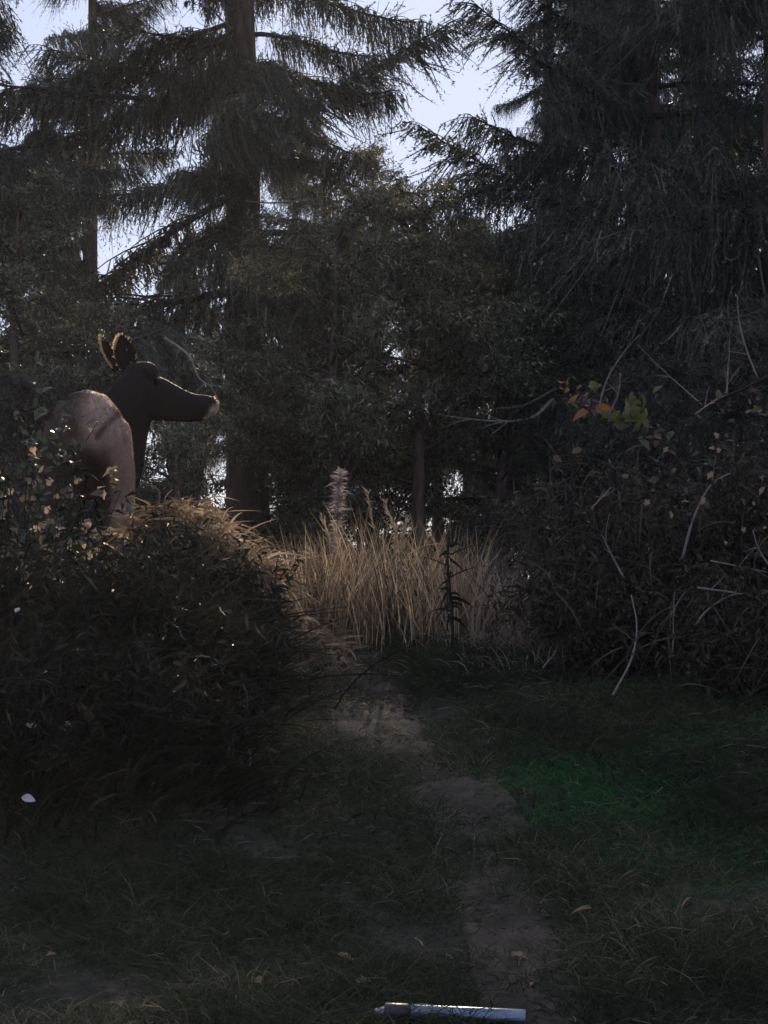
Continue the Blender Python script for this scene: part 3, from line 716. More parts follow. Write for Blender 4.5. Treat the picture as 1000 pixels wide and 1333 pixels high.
# dry grass on the crest
def clumps(cl, per, sd, hgt, wid, matk, name, label, lean=(0, 0), spread=.3, bend=.5, seg=4):
    xs, ys, ls = [], [], []
    for (cx, cy, s, hm) in cl:
        n = int(per * s)
        xs.append(rng.normal(cx, sd * s, n)); ys.append(rng.normal(cy, sd * s, n)); ls.append(hm * rng.uniform(.5, 1.1, n))
    x = np.concatenate(xs); y = np.concatenate(ys); l = np.concatenate(ls) * hgt
    o = grass(name, x, y, gz(x, y), l, rng.uniform(wid * .5, wid * 1.3, len(x)), matk, lean, spread, bend, seg)
    return tag(o, label, 'grass', kind='stuff')

cl = []
for q in range(46):
    px = rng.uniform(175, 405); Yc = rng.uniform(11.0, 12.6)
    cl.append(((px - 500) / F * Yc, Yc, rng.uniform(.6, 1.3), rng.uniform(.75, 1.15) * float(np.interp(px, [175, 300, 350, 405], [.9, .9, .55, .3]))))
clumps(cl, 55, .11, .42, .011, 'dry', 'dry_grass', 'tan drooping dry grass heaped on the crest below the elk', lean=(-.03, -.10), spread=.4, bend=.8, seg=5)
N = 9000
px = rng.uniform(165, 445, N); Yb = rng.uniform(11.0, 12.4, N); xb = (px - 500) / F * Yb
top = EYE + (800 - np.interp(px, [165, 185, 205, 250, 300, 340, 400, 445], [712, 695, 676, 660, 694, 730, 808, 850]) - 25 * vnoise(px * .06, Yb * 2, 3)) / F * 11.8
gb = gz(xb, Yb); zb = gb + (np.maximum(top, gb + .05) - gb) * rng.uniform(0, 1, N) ** .6
up = nrm(np.stack([rng.normal(-.1, .75, N), rng.normal(-.3, .6, N), rng.normal(.3, .7, N)], -1))
bd = np.stack([rng.normal(0, .5, N), rng.normal(-.1, .4, N), rng.uniform(-1.3, -.2, N)], -1)
mb = MB(); blades(mb, np.stack([xb, Yb, zb], -1), up, bd, rng.uniform(.06, .24, N) * np.where(px > 370, .6, 1), rng.uniform(.004, .02, N), 5, 0, np.clip(rng.beta(1.4, 1.6, N) - .35 * (vnoise(xb * 7, zb * 9, 2) > .1), 0, 1))
tag(mb.obj('dead_bracken', M['dry']), 'curled tan dead bracken heaped on the bank beside the elk', 'bracken', kind='stuff')
cl = []
for q in range(46):
    px = rng.uniform(395, 625); Yc = rng.uniform(11.5, 12.9)
    cl.append(((px - 500) / F * Yc, Yc, rng.uniform(.35, 1.3), rng.uniform(.4, 1.5) * (1.25 if 455 < px < 540 else .9)))
clumps(cl, 80, .10, .54, .007, 'dry', 'golden_grass', 'upright golden grass at the head of the path', spread=.2, bend=.22)
cl = []
for q in range(26):
    px = rng.uniform(600, 780); Yc = rng.uniform(11.4, 13.0)
    cl.append(((px - 500) / F * Yc, Yc, rng.uniform(.35, 1.2), rng.uniform(.45, 1.3)))
clumps(cl, 90, .09, .46, .008, 'pink', 'pinkish_grass', 'pinkish brown dry stalks right of the dark dead stem', spread=.28, bend=.35)
x, y, z = scatter(16000, -9, 9, 13, 34)
o = grass('rough_grass', x, y, z, rng.uniform(.2, .62, len(x)), rng.uniform(.008, .02, len(x)), 'under', spread=.3, bend=.5)
tag(o, 'rough brown undergrowth on the flat beyond the crest', 'undergrowth')

x, y, z = scatter(1300, -1.0, 1.2, 11.6, 13.2)
tag(grass('brown_weeds', x, y, z, rng.uniform(.2, .62, len(x)), rng.uniform(.006, .016, len(x)), 'under', spread=.2, bend=.25, seg=4), 'brown weeds mixed through the golden grass', 'weeds')
cl = []
for q in range(40):
    px = rng.uniform(400, 740); Yc = rng.uniform(10.75, 11.5)
    if abs((px - 500) / F * Yc - path_x(Yc)) < .16: continue
    cl.append(((px - 500) / F * Yc, Yc, rng.uniform(.25, .8), rng.uniform(.25, .75)))
clumps(cl, 26, .10, .36, .006, 'pink', 'stray_grass', 'short stray dry tufts thinning out towards the shaded slope', spread=.45, bend=.55)
# tall single stalks
for q, (px, pt, Yc, ln, lab) in enumerate((
        (478, 640, 12.2, (-.10), 'tallest golden grass stalk, leaning left over the middle of the crest'),
        (502, 655, 12.4, (-.16), 'golden stalk right of the tallest one, leaning left'),
        (516, 690, 12.0, (.02), 'short golden stalk with thin seed head near the middle'),
        (528, 682, 11.9, (.05), 'golden stalk with the thick pale seed head'),
        (556, 702, 12.1, (.10), 'golden stalk leaning right next to the dark dead stem'),
        (437, 690, 12.0, (-.08), 'pale stalk crossing the foot of the pale plume'),
        (404, 720, 11.8, (-.10), 'pale stalk leaning left at the edge of the tan grass'),
        (420, 676, 12.3, (-.12), 'pale forked stalk left of the pale plume'))):
    T = P(px, pt, Yc); bx = T.x - ln; base = Vector((bx, Yc, float(gz(bx, Yc))))
    root = empty('grass_stalk', base, lab, 'stalk', 'tall stalks on the crest')
    h = T.z - base.z; t = np.linspace(0, 1, 8)
    pts = np.stack([ln * t ** 1.6, 0 * t, h * t], -1)
    mb = MB(); tube(mb, pts, .0042 * (1 - .5 * t), 5, tint=.7); mb.obj('stem', M['dry'], root)
    hd = MB(); m = 36; a = rng.uniform(.72, 1.02, m); pb = np.stack([np.interp(a, t, pts[:, k]) for k in range(3)], -1)
    up = nrm(nrm(pts[-1] - pts[-3])[None] + rng.normal(0, .25, (m, 3))); blades(hd, pb, up, rng.normal(0, .1, (m, 3)), .045 if q != 3 else .06, .007, 2, tint=.85); hd.obj('seed_head', M['dry'], root)
    lf = MB(); m = 3; a = np.array([.2, .4, .55]); pb = np.stack([np.interp(a, t, pts[:, k]) for k in range(3)], -1)
    blades(lf, pb, nrm(np.stack([rng.choice([-1, 1], m) * .5, rng.normal(0, .3, m), np.ones(m)], -1)), np.stack([rng.normal(0, .4, m), rng.normal(0, .2, m), np.full(m, -.5)], -1), .25, .009, 5, tint=.5); lf.obj('leaf', M['dry'], root)

# dark dead stem beside the path head
T = P(586, 690, 11.2); bx = T.x - .0; base = Vector((bx, 11.2, float(gz(bx, 11.2))))
root = empty('dead_weed', base, 'black upright dead stem with drooping leaves at the head of the path', 'plant')
h = T.z - base.z; t = np.linspace(0, 1, 10); pts = np.stack([.012 * np.sin(t * 6), 0 * t, h * t - .05 * (1 - t)], -1)
mb = MB(); tube(mb, pts, .010 * (1 - .45 * t), 6); mb.obj('stem', M['darkstem'], root)
for q in range(22):
    f = rng.uniform(.12, .62) if q < 17 else rng.uniform(.6, .9); a = rng.uniform(0, 6.28); ca, sa = math.cos(a), math.sin(a)
    lf = MB(); blades(lf, np.array([[0.0, 0, h * f]]), nrm(np.array([[ca * .5, sa * .5, rng.uniform(-.2, .7)]])), np.array([[ca * .25, sa * .25, -rng.uniform(.5, 1.1)]]), rng.uniform(.05, .15), rng.uniform(.014, .03), 5, tint=rng.uniform(.1, .7), face=np.array([[-sa, ca, .6]])); lf.obj('leaf', M['dark'], root)
for sg, f in ((1, .80), (1, .62), (-1, .7)):
    t2 = np.linspace(0, 1, 5); mb = MB(); tube(mb, np.stack([sg * .13 * t2, 0 * t2, h * f + .07 * t2 - .02 * t2 ** 2], -1), .004 * (1 - .6 * t2), 4); mb.obj('twig', M['darkstem'], root)

# ------------------------------------------------------------------ dark tussocks on the left bank
tus = [(-1.62, 9.3, .62, 'dark sedge tussock at the left edge low on the bank'), (-1.35, 9.9, .52, 'dark sedge tussock below the hind legs of the elk'), (-1.05, 10.3, .40, 'dark sedge tussock in front of the tan grass'),
       (-1.0, 10.0, .60, 'dark sedge tussock with pale dead twigs in it'), (-.88, 10.15, .50, 'dark sedge tussock arching over the left side of the path'), (-.86, 9.8, .30, 'low dark tussock hanging at the path edge'), (-1.15, 9.2, .50, 'dark tussock low on the bank under the tan frond'),
       (-.85, 9.35, .34, 'low dark tussock at the foot of the bank'), (-1.75, 10.4, .60, 'dark sedge tussock at the left edge under the leafy shrub'), (-1.3, 8.75, .24, 'small dark tussock at the front foot of the bank'), (-.95, 8.85, .20, 'smallest dark tussock in front of the bank'), (-.72, 9.05, .20, 'small dark tussock at the corner of the bank by the path'), (-.95, 10.7, .28, 'dark tussock backed by the sunlit grass')]
for (cx, cy, hh, lab) in tus:
    base = Vector((cx, cy, float(gz(cx, cy))))
    n = 620
    r = np.abs(rng.normal(0, .17, n)); a = rng.uniform(0, 2 * np.pi, n); bx, by = r * np.cos(a), r * np.sin(a)
    bz = gz(bx + cx, by + cy) - base.z - .02
    out = np.stack([np.cos(a), np.sin(a), np.zeros(n)], -1)
    up = nrm(out * (r * .9)[:, None] + np.array([.08, -.05, 1]) + rng.normal(0, .2, (n, 3)))
    bd = out * rng.uniform(.0, .32, (n, 1)) + np.stack([rng.normal(.16, .22, n), rng.normal(-.1, .15, n), np.zeros(n)], -1) + np.stack([np.zeros(n), np.zeros(n), -rng.uniform(.15, .65, n)], -1)
    mb = MB(); blades(mb, np.stack([bx, by, bz], -1), up, bd, hh * rng.uniform(.55, 1.15, n), rng.uniform(.008, .02, n), 5, 0, np.clip(rng.beta(1.5, 3.2, n), 0, 1))
    root = empty('grass_tussock', base, lab, 'tussock', 'dark tussocks on the left bank')
    tag(mb.obj('blades', M['dark'], root), kind='stuff')

def weed(cx, cy, h, n, label, seed, leafk='dark'):
    g = np.random.default_rng(seed); base = Vector((cx, cy, float(gz(cx, cy)))); root = empty('weed_clump', base, label, 'weeds', 'dark weeds on the left bank')
    mb = MB(); lf = MB(); P_ = []
    for q in range(n):
        a = g.uniform(0, 6.28); r = .26 * math.sqrt(g.random()); bx, by = r * math.cos(a), r * math.sin(a); b = np.array([bx, by, float(gz(cx + bx, cy + by)) - base.z - .02])
        l = h * g.uniform(.35, 1.45); t = np.linspace(0, 1, 8)[:, None]
        p = b + np.array([0, 0, l]) * (t * 1.2 - .2 * t * t) + np.array([g.normal(.06, .12), g.normal(-.05, .1), 0]) * t ** 1.6
        tube(mb, p, .004 * (1 - .6 * t[:, 0]) * g.uniform(.6, 1.3), 4, cap=False); P_.append(p)
    tag(mb.obj('stems', M['darkstem'], root), kind='stuff')
    pa = np.concatenate([p[1:] for p in P_]); m = 1500; k = rng.integers(0, len(pa), m)
    flakes(lf, pa[k] + rng.normal(0, .025, (m, 3)), nrm(rdir(m) + np.array([.1, -.2, .1])), rdir(m, -.2, 1), rng.uniform(.03, .10, m), rng.uniform(.006, .02, m), 0, rng.beta(1.3, 2.8, m), fold=.3)
    tag(lf.obj('foliage', M['weed'], root), kind='stuff')
for q, (cx, cy, h, lab) in enumerate(((-1.55, 10.0, .80, 'tallest dark weed clump at the left edge of the bank'), (-1.2, 9.6, .46, 'dark weed clump among the sedge below the elk'), (-1.05, 9.85, .42, 'dark weed clump left of the pale dead twigs'), (-.92, 9.65, .40, 'dark weed clump behind the pale dead twigs'),
        (-.82, 9.75, .34, 'short dark weed clump at the left edge of the path'), (-1.45, 8.95, .40, 'low dark weed clump beside the pale blue leaf'), (-1.0, 9.05, .34, 'low dark weed clump at the foot of the bank'), (-.82, 9.2, .24, 'lowest dark weed clump nearest the path'), (-1.1, 10.55, .40, 'dark weed clump against the sunlit tan grass'))):
    weed(cx, cy, h, 42, lab, 80 + q)
for q, (cx, cy, h, lab) in enumerate(((-.98, 11.15, .36, 'brown weed clump on the left end of the tan bracken heap'), (-.72, 11.0, .34, 'brown weed clump in the middle of the tan bracken heap'))):
    weed(cx, cy, h, 26, lab, 95 + q)

# ------------------------------------------------------------------ leafy bits: reusable single leaves
def leaf_mesh(name, matl, length, width, lobes=0, curl=.2, fold=.2, seed=0):
    g = np.random.default_rng(seed); n = 14; mb = MB()
    t = np.linspace(0, 1, n)
    wd = np.sin(np.pi * np.clip(t, 0, 1) ** .8) ** .9 * width * .5
    if lobes: wd = wd * (1 + .35 * np.sin(t * np.pi * lobes * 2 + .5)) * (1 + .15 * np.sin(t * 31))
    else: wd = wd * (1 + .05 * np.sin(t * 40 + seed))
    wd = wd + .0008
    z = -curl * length * t ** 2
    L = np.stack([t * length, wd, z + fold * wd], -1); Mid = np.stack([t * length, 0 * t, z], -1); Rr = np.stack([t * length, -wd * g.uniform(.85, 1.1), z + fold * wd * .8], -1)
    V = np.concatenate([L, Mid, Rr]); Q = []
    for i in range(n - 1): Q += [[i, i + 1, n + i + 1, n + i], [n + i, n + i + 1, 2 * n + i + 1, 2 * n + i]]
    mb.add(V, Q, tint=np.concatenate([t, t * .6, t]))
    return mb.mesh(name, matl)
M['yg'] = leafmat('yellow_green_leaf', [(0, (.06, .07, .016)), (.6, (.10, .10, .022)), (1, (.14, .10, .03))], transl=.35, noise=14)
M['orange'] = leafmat('orange_leaf', [(0, (.20, .075, .022)), (.5, (.27, .11, .03)), (1, (.14, .04, .02))], transl=.35, noise=14)
M['ochre'] = leafmat('ochre_leaf', [(0, (.10, .08, .035)), (1, (.17, .135, .075))], transl=.35, noise=14)
M['redleaf'] = leafmat('dull_red_leaf', [(0, (.06, .03, .024)), (1, (.12, .06, .045))], transl=.3, noise=14)
M['dgreen'] = leafmat('dark_green_leaf', [(0, (.020, .030, .014)), (.6, (.035, .045, .020)), (1, (.06, .07, .03))], transl=.25, spec=.5, rough=.4)
M['pale'] = leafmat('pale_leaf_underside', [(0, (.42, .44, .47)), (1, (.55, .57, .60))], transl=.15, noise=12)
M['tanleaf'] = leafmat('dead_tan_leaf', [(0, (.28, .19, .11)), (1, (.46, .33, .20))], transl=.5, noise=14)
LF = {
 'yg': leaf_mesh('leaf', M['yg'], .13, .07, 0, .5, .4, 1), 'yg2': leaf_mesh('leaf', M['yg'], .12, .07, 3, .1, .3, 2),
 'orange': leaf_mesh('leaf', M['orange'], .13, .085, 0, .5, .35, 3), 'ochre': leaf_mesh('leaf', M['ochre'], .10, .06, 0, .3, .3, 4),
 'red': leaf_mesh('leaf', M['redleaf'], .12, .06, 0, .3, .3, 5), 'dg': leaf_mesh('leaf', M['dgreen'], .07, .038, 0, .25, .3, 6), 'dg2': leaf_mesh('leaf', M['dgreen'], .09, .045, 0, .35, .25, 7),
 'pale': leaf_mesh('leaf', M['pale'], .075, .05, 0, .2, .25, 8), 'tan': leaf_mesh('leaf', M['tanleaf'], .08, .045, 2, .4, .3, 9), 'tan2': leaf_mesh('leaf', M['tanleaf'], .09, .03, 0, .5, .4, 10)}

def put_leaf(root, key, p, rot, s=1.0, label=None):
    o = link('leaf', LF[key], root); o.location = Vector(p) - root.location; o.rotation_euler = rot; o.scale = (s,) * 3
    if label: o['label'] = label
    return o

# ------------------------------------------------------------------ bramble and brush on the right
def brush(cx, cy, rx, ry, h, n, label, seed, name='bramble_bush', leafn=5200, skew=0.0):
    g = np.random.default_rng(seed); base = Vector((cx, cy, float(gz(cx, cy))))
    root = empty(name, base, label, 'bush', 'dark brush on the right')
    pts_all = []
    mb = MB()
    for q in range(n):
        a = g.uniform(0, 6.28); r = math.sqrt(g.random()); b = np.array([rx * .6 * r * math.cos(a), ry * .6 * r * math.sin(a), 0.0]); b[2] = float(gz(cx + b[0], cy + b[1])) - base.z - .03
        o = np.array([math.cos(a) + skew, math.sin(a), 0]) * g.uniform(.2, 1.0)
        l = h * g.uniform(.45, 1.4); t = np.linspace(0, 1, 9)[:, None]
        p = b + np.array([0, 0, 1]) * l * (t * 1.5 - .75 * t ** 2.2) + o * np.array([rx, ry, 0]) * t ** 1.5
        tube(mb, p, (.0075 * (1 - .7 * t[:, 0])) * g.uniform(.6, 1.2), 4, 0, cap=False); pts_all.append(p)
    tag(mb.obj('stems', M['darkstem'], root), kind='stuff')
    pa = np.concatenate([p[2:] for p in pts_all]); k = rng.integers(0, len(pa), leafn)
    c = pa[k] + rng.normal(0, .055, (leafn, 3))
    lf = MB(); flakes(lf, c, nrm(rdir(leafn) + np.array([0, -.1, -.55])), rdir(leafn, -.2, 1), rng.uniform(.02, .06, leafn), rng.uniform(.006, .022, leafn), 0, rng.beta(1.3, 2.6, leafn), fold=.3)
    tag(lf.obj('foliage', M['brush'], root), kind='stuff')
    m = 700; k = rng.integers(0, len(pa), m); db = MB()
    blades(db, pa[k] + rng.normal(0, .05, (m, 3)), nrm(np.stack([rng.normal(0, .5, m), rng.normal(-.2, .4, m), rng.normal(.2, .8, m)], -1)), np.stack([rng.normal(0, .3, m), rng.normal(0, .3, m), rng.uniform(-.9, -.2, m)], -1), rng.uniform(.06, .26, m), rng.uniform(.004, .012, m), 4, 0, rng.beta(1.5, 2.5, m))
    tag(db.obj('dead_blades', M['deadbrush'], root), kind='stuff')
    return root
b1 = brush(1.02, 11.3, .36, .3, .80, 34, 'bramble with orange and ochre leaves on top, nearest the path', 1, leafn=2200)
b2 = brush(1.52, 11.0, .46, .4, .92, 50, 'bramble with the large yellow green leaf, in the middle of the brush', 2, leafn=4200)
b3 = brush(2.0, 10.7, .5, .4, 1.0, 54, 'bramble at the right edge with arching bare canes', 3, leafn=5000)
b4 = brush(1.15, 10.7, .4, .3, .55, 40, 'low brown bramble sloping down to the path on the right', 4, leafn=3600)
b5 = brush(1.75, 10.15, .45, .35, .55, 44, 'low bramble in deep shade at the right edge', 5, leafn=4200)

def cane(root, pl, Y, r, label=None, matk='cane', n=14):
    pts = spline([P(a, b, Y + d) for a, b, d in pl], n)
    mb = MB(); t = np.linspace(0, 1, n); tube(mb, pts - np.array(root.location), r * (1 - .6 * t) * (1 + .12 * np.sin(t * 37)), 5)
    for _ in range(3):
        i = int(rng.integers(2, n - 2)); d = nrm(nrm(pts[i + 1] - pts[i - 1]) + rng.normal(0, .55, 3)); l = rng.uniform(.04, .14); tt = np.linspace(0, 1, 5)[:, None]
        tube(mb, pts[i] - np.array(root.location) + l * (d * tt + rng.normal(0, .2, 3) * tt ** 2), r * .5 * (1 - .7 * tt[:, 0]), 4)
    o = mb.obj('cane', M[matk], root)
    if label: o['label'] = label
    return o
cane(b1, [(776, 545, 0), (790, 495, 0), (815, 455, -.05), (833, 436, -.1)], 10.9, .005, 'bare cane curving up to the right')
cane(b1, [(790, 545, 0), (804, 515, 0), (808, 485, 0)], 10.9, .005, 'short straight bare cane')
cane(b2, [(915, 528, 0), (870, 488, 0), (828, 447, -.1)], 10.8, .004, 'thin grey cane slanting down to the right')
cane(b3, [(1010, 486, 0), (965, 508, 0), (925, 525, 0), (905, 540, .1)], 10.5, .011, 'thick dark cane rising to the right edge', 'darkstem')
cane(b3, [(905, 540, 0), (925, 525, -.01), (945, 514, -.02)], 10.48, .006, 'pale end of the thick cane')  # thinner pale cane laid along the end of the dark one
cane(b3, [(946, 514, 0), (948, 480, 0), (950, 456, 0)], 10.45, .005, 'upright pale twig')
cane(b3, [(987, 494, 0), (970, 450, 0), (962, 415, 0), (960, 385, 0)], 10.4, .005, 'long pale twig at upper right')
cane(b3, [(888, 728, 0), (903, 675, -.05), (925, 632, -.08), (950, 616, -.05)], 10.3, .007, 'thick pale cane bent in a quarter circle')
cane(b2, [(798, 905, 0), (822, 858, .1), (829, 815, .2), (822, 775, .3)], 9.95, .006, 'long bare cane rooted at the edge of the grass')
cane(b2, [(812, 752, .3), (795, 720, .3), (783, 695, .3)], 10.2, .006, 'broken pale cane leaning left')
cane(b2, [(770, 662, .0), (783, 648, 0), (796, 634, 0)], 10.5, .005)
cane(b3, [(1005, 742, 0), (988, 715, 0), (980, 690, 0)], 10.2, .005, 'pale red tipped twig at the right edge')
cane(b3, [(905, 815, 0), (920, 795, 0), (950, 776, 0), (985, 770, 0)], 10.0, .005, 'forked pale twig low on the right')
cane(b3, [(908, 765, 0), (945, 770, 0), (985, 775, 0), (1010, 762, 0)], 9.95, .005)
cane(b3, [(925, 730, 0), (965, 738, 0), (1000, 745, 0)], 10.1, .004)
cane(b5, [(876, 850, 0), (877, 800, 0), (878, 770, 0)], 10.0, .0035)
cane(b1, [(738, 520, 0), (745, 600, 0), (742, 690, 0)], 11.0, .008, None, 'darkstem')
cane(b4, [(706, 870, 0), (716, 858, 0), (722, 850, 0)], 10.3, .004)

def L3(root, key, px, py, Y, rot, s=1.0, label=None): put_leaf(root, key, P(px, py, Y), rot, s, label)
Rr = lambda a, b, c: (R(a), R(b), R(c))
# faces turned towards the camera: +X along the blade, normal (local Z) towards -Y
def facing(roll, tilt=0, yaw=0):
    return (Matrix.Rotation(R(yaw), 4, 'Z') @ Matrix.Rotation(R(90 + tilt), 4, 'X') @ Matrix.Rotation(R(roll), 4, 'Z')).to_euler()
gl = random.Random(5)
def spray(root, keys, px, py, Y, n, sx, sy, s0):
    for _ in range(n):
        L3(root, gl.choice(keys), px + gl.gauss(0, sx), py + gl.gauss(0, sy), Y + gl.uniform(-.12, .12), facing(gl.uniform(-70, 250), gl.uniform(-75, 10), gl.uniform(-60, 60)), s0 * .85 * gl.uniform(.5, 1.25))
spray(b1, ['orange', 'orange', 'ochre', 'yg'], 742, 515, 10.95, 9, 9, 9, .55)
spray(b1, ['orange', 'orange', 'red'], 757, 532, 10.9, 7, 11, 5, .6)
spray(b1, ['ochre', 'dg', 'yg'], 768, 505, 10.98, 12, 14, 12, .6)
spray(b2, ['yg', 'yg2', 'yg'], 812, 548, 10.6, 13, 16, 7, .62)
L3(b2, 'yg', 828, 545, 10.56, facing(96, -12), .62, 'upright yellow green leaf')
spray(b2, ['yg', 'yg', 'ochre'], 826, 536, 10.62, 10, 12, 14, .62)
spray(b2, ['yg', 'ochre', 'dg'], 845, 562, 10.55, 11, 14, 8, .6)
spray(b2, ['ochre', 'red', 'yg'], 872, 568, 10.52, 8, 12, 12, .5)
spray(b3, ['red', 'ochre', 'tan'], 955, 532, 10.4, 12, 22, 9, .5)
spray(b3, ['yg', 'dg', 'ochre'], 992, 540, 10.4, 8, 8, 10, .55)
spray(b3, ['red', 'tan', 'dg'], 975, 690, 10.2, 6, 16, 10, .4)
spray(b2, ['dg', 'dg2', 'ochre', 'tan'], 860, 640, 10.4, 34, 60, 50, .5)
spray(b3, ['dg', 'dg2', 'tan'], 950, 620, 10.2, 30, 40, 60, .5)

# ------------------------------------------------------------------ leafy shrub at the left edge, in front of the elk
base = Vector((-1.85, 11.3, float(gz(-1.85, 11.3))))
root = empty('leafy_shrub', base, 'broad leaved dark shrub at the left edge half hiding the elk', 'shrub')
for q in range(12):
    a = rng.uniform(-.35, .40); l = rng.uniform(.6, 1.15); t = np.linspace(0, 1, 8)[:, None]
    p = np.array([rng.uniform(-.1, .28), rng.uniform(-.15, .15), -.03]) + np.array([a, rng.uniform(-.2, .1), 0]) * t ** 1.4 + np.array([0, 0, l]) * (1.3 * t - .3 * t * t)
    mb = MB(); tube(mb, p, .006 * (1 - .7 * t[:, 0]), 5); mb.obj('stem', M['darkstem'], root)
    for k in range(14):
        f = rng.uniform(.35, 1.0); c = Vector([float(np.interp(f, t[:, 0], p[:, m])) for m in range(3)])
        o = link('leaf', LF[random.choice(['dg', 'dg2', 'dg', 'dg2', 'tan'] if k % 6 else ['ochre', 'tan', 'tan'])], root); o.location = c; o.rotation_euler = (rng.uniform(-.8, .8), rng.uniform(-.2, .9), rng.uniform(0, 6.28)); s = rng.uniform(.6, 1.1); o.scale = (s, s, s)
base = Vector((-1.42, 11.0, float(gz(-1.42, 11.0))))
root = empty('leafy_shrub', base, 'low leafy shrub with tan dead leaves below the rump of the elk', 'shrub')
for q in range(12):
    a = rng.uniform(-.30, .30); l = rng.uniform(.30, .52); t = np.linspace(0, 1, 8)[:, None]
    p = np.array([rng.uniform(-.2, .2), rng.uniform(-.12, .12), -.03]) + np.array([a, rng.uniform(-.15, .1), 0]) * t ** 1.4 + np.array([0, 0, l]) * (1.3 * t - .3 * t * t)
    mb = MB(); tube(mb, p, .005 * (1 - .7 * t[:, 0]), 5); mb.obj('stem', M['darkstem'], root)
    for k in range(12):
        f = rng.uniform(.35, 1.0); c = Vector([float(np.interp(f, t[:, 0], p[:, m])) for m in range(3)])
        o = link('leaf', LF[random.choice(['dg', 'tan', 'tan2', 'dg2', 'tan'])], root); o.location = c; o.rotation_euler = (rng.uniform(-.8, .8), rng.uniform(-.2, .9), rng.uniform(0, 6.28)); s = rng.uniform(.6, 1.1); o.scale = (s, s, s)

spray(root, ['tan', 'tan2', 'ochre'], 58, 685, 10.75, 26, 26, 34, .75)
spray(root, ['tan', 'tan', 'ochre'], 112, 712, 10.75, 16, 9, 14, .7)
spray(root, ['tan', 'dg', 'dg2'], 150, 700, 10.8, 22, 26, 24, .75)
spray(root, ['dg', 'dg2', 'dg'], 62, 610, 11.2, 40, 28, 48, .7)
spray(root, ['dg', 'dg2'], 60, 565, 11.3, 62, 20, 34, .75)
# pale upturned leaves, dead twigs on the bank
def lone_leaf(key, px, py, Y, rot, s, label, name='fallen_leaf'):
    o = link(name, LF[key]); o.location = P(px, py, Y); o.rotation_euler = rot; o.scale = (s,) * 3; return tag(o, label, 'leaf')
lone_leaf('pale', 78, 948, 8.9, facing(15, -40), .95, 'largest pale blue upturned leaf on the dark bank')
lone_leaf('pale', 34, 942, 8.9, facing(-20, -50), .7, 'pale leaf left of the largest one')
lone_leaf('pale', 28, 1038, 8.5, facing(-10, -40), .7, 'pale blue leaf low at the left edge')
lone_leaf('pale', 258, 1022, 9.0, facing(10, -50), .5, 'small pale leaf at the foot of the bank')
lone_leaf('pale', 272, 1014, 9.0, facing(-30, -30), .5, 'small pale leaf tilted beside its twin at the foot of the bank')
lone_leaf('pale', 20, 797, 9.6, facing(60, -40), .45, 'tiny pale leaf high at the left edge of the bank')
lone_leaf('pale', 28, 882, 9.2, facing(90, -20), .4, 'small greyish leaf in the middle of the left edge')

def dead_twig(pl, Y, r, label, matk='cane'):
    pts = spline([P(a, b, Y + d) for a, b, d in pl], 14); mb = MB(); t = np.linspace(0, 1, 14)
    tube(mb, pts - pts[0], r * (1 - .6 * t), 5); o = mb.obj('dead_twig', M[matk]); o.location = pts[0]; return tag(o, label, 'twig', 'pale dead twigs on the left bank')
dead_twig([(222, 930, 0), (226, 890, 0), (236, 866, 0)], 9.3, .0045, 'upright pale dead twig below the dark tussock')
dead_twig([(270, 925, 0), (262, 895, 0), (255, 868, 0)], 9.4, .004, 'pale dead twig just right of the upright one')
dead_twig([(180, 838, 0), (200, 852, -.05), (210, 880, -.1), (206, 898, -.1)], 9.4, .006, 'curled pale dead twig like a hook')
dead_twig([(228, 868, 0), (250, 855, 0), (280, 858, 0), (292, 880, 0)], 9.4, .004, 'arched pale dead twig')
dead_twig([(320, 950, 0), (322, 910, 0), (315, 885, 0)], 9.5, .004, 'thin pale twig by the path side of the bank')
dead_twig([(215, 975, 0), (230, 935, 0), (245, 930, 0), (280, 934, 0)], 9.2, .004, 'pale twig lying level across the bank')
dead_twig([(325, 1000, 0), (326, 985, 0), (324, 975, 0)], 9.2, .005, 'short pale stub at the foot of the bank')
# dead tan frond
p0 = P(132, 960, 9.0); o_ = MB(); n = 7
blades(o_, np.array([[0.0, 0, 0]] * n) + rng.normal(0, .012, (n, 3)), nrm(np.stack([rng.normal(-.12, .05, n), rng.normal(-.2, .1, n), np.ones(n)], -1)), np.stack([rng.normal(-.42, .08, n), rng.normal(0, .1, n), rng.normal(-.35, .08, n)], -1), rng.uniform(.2, .3, n), .016, 7, tint=.35)
o = o_.obj('dead_frond', M['pink']); o.location = p0; tag(o, 'curved tan dead frond bending left on the bank', 'frond')

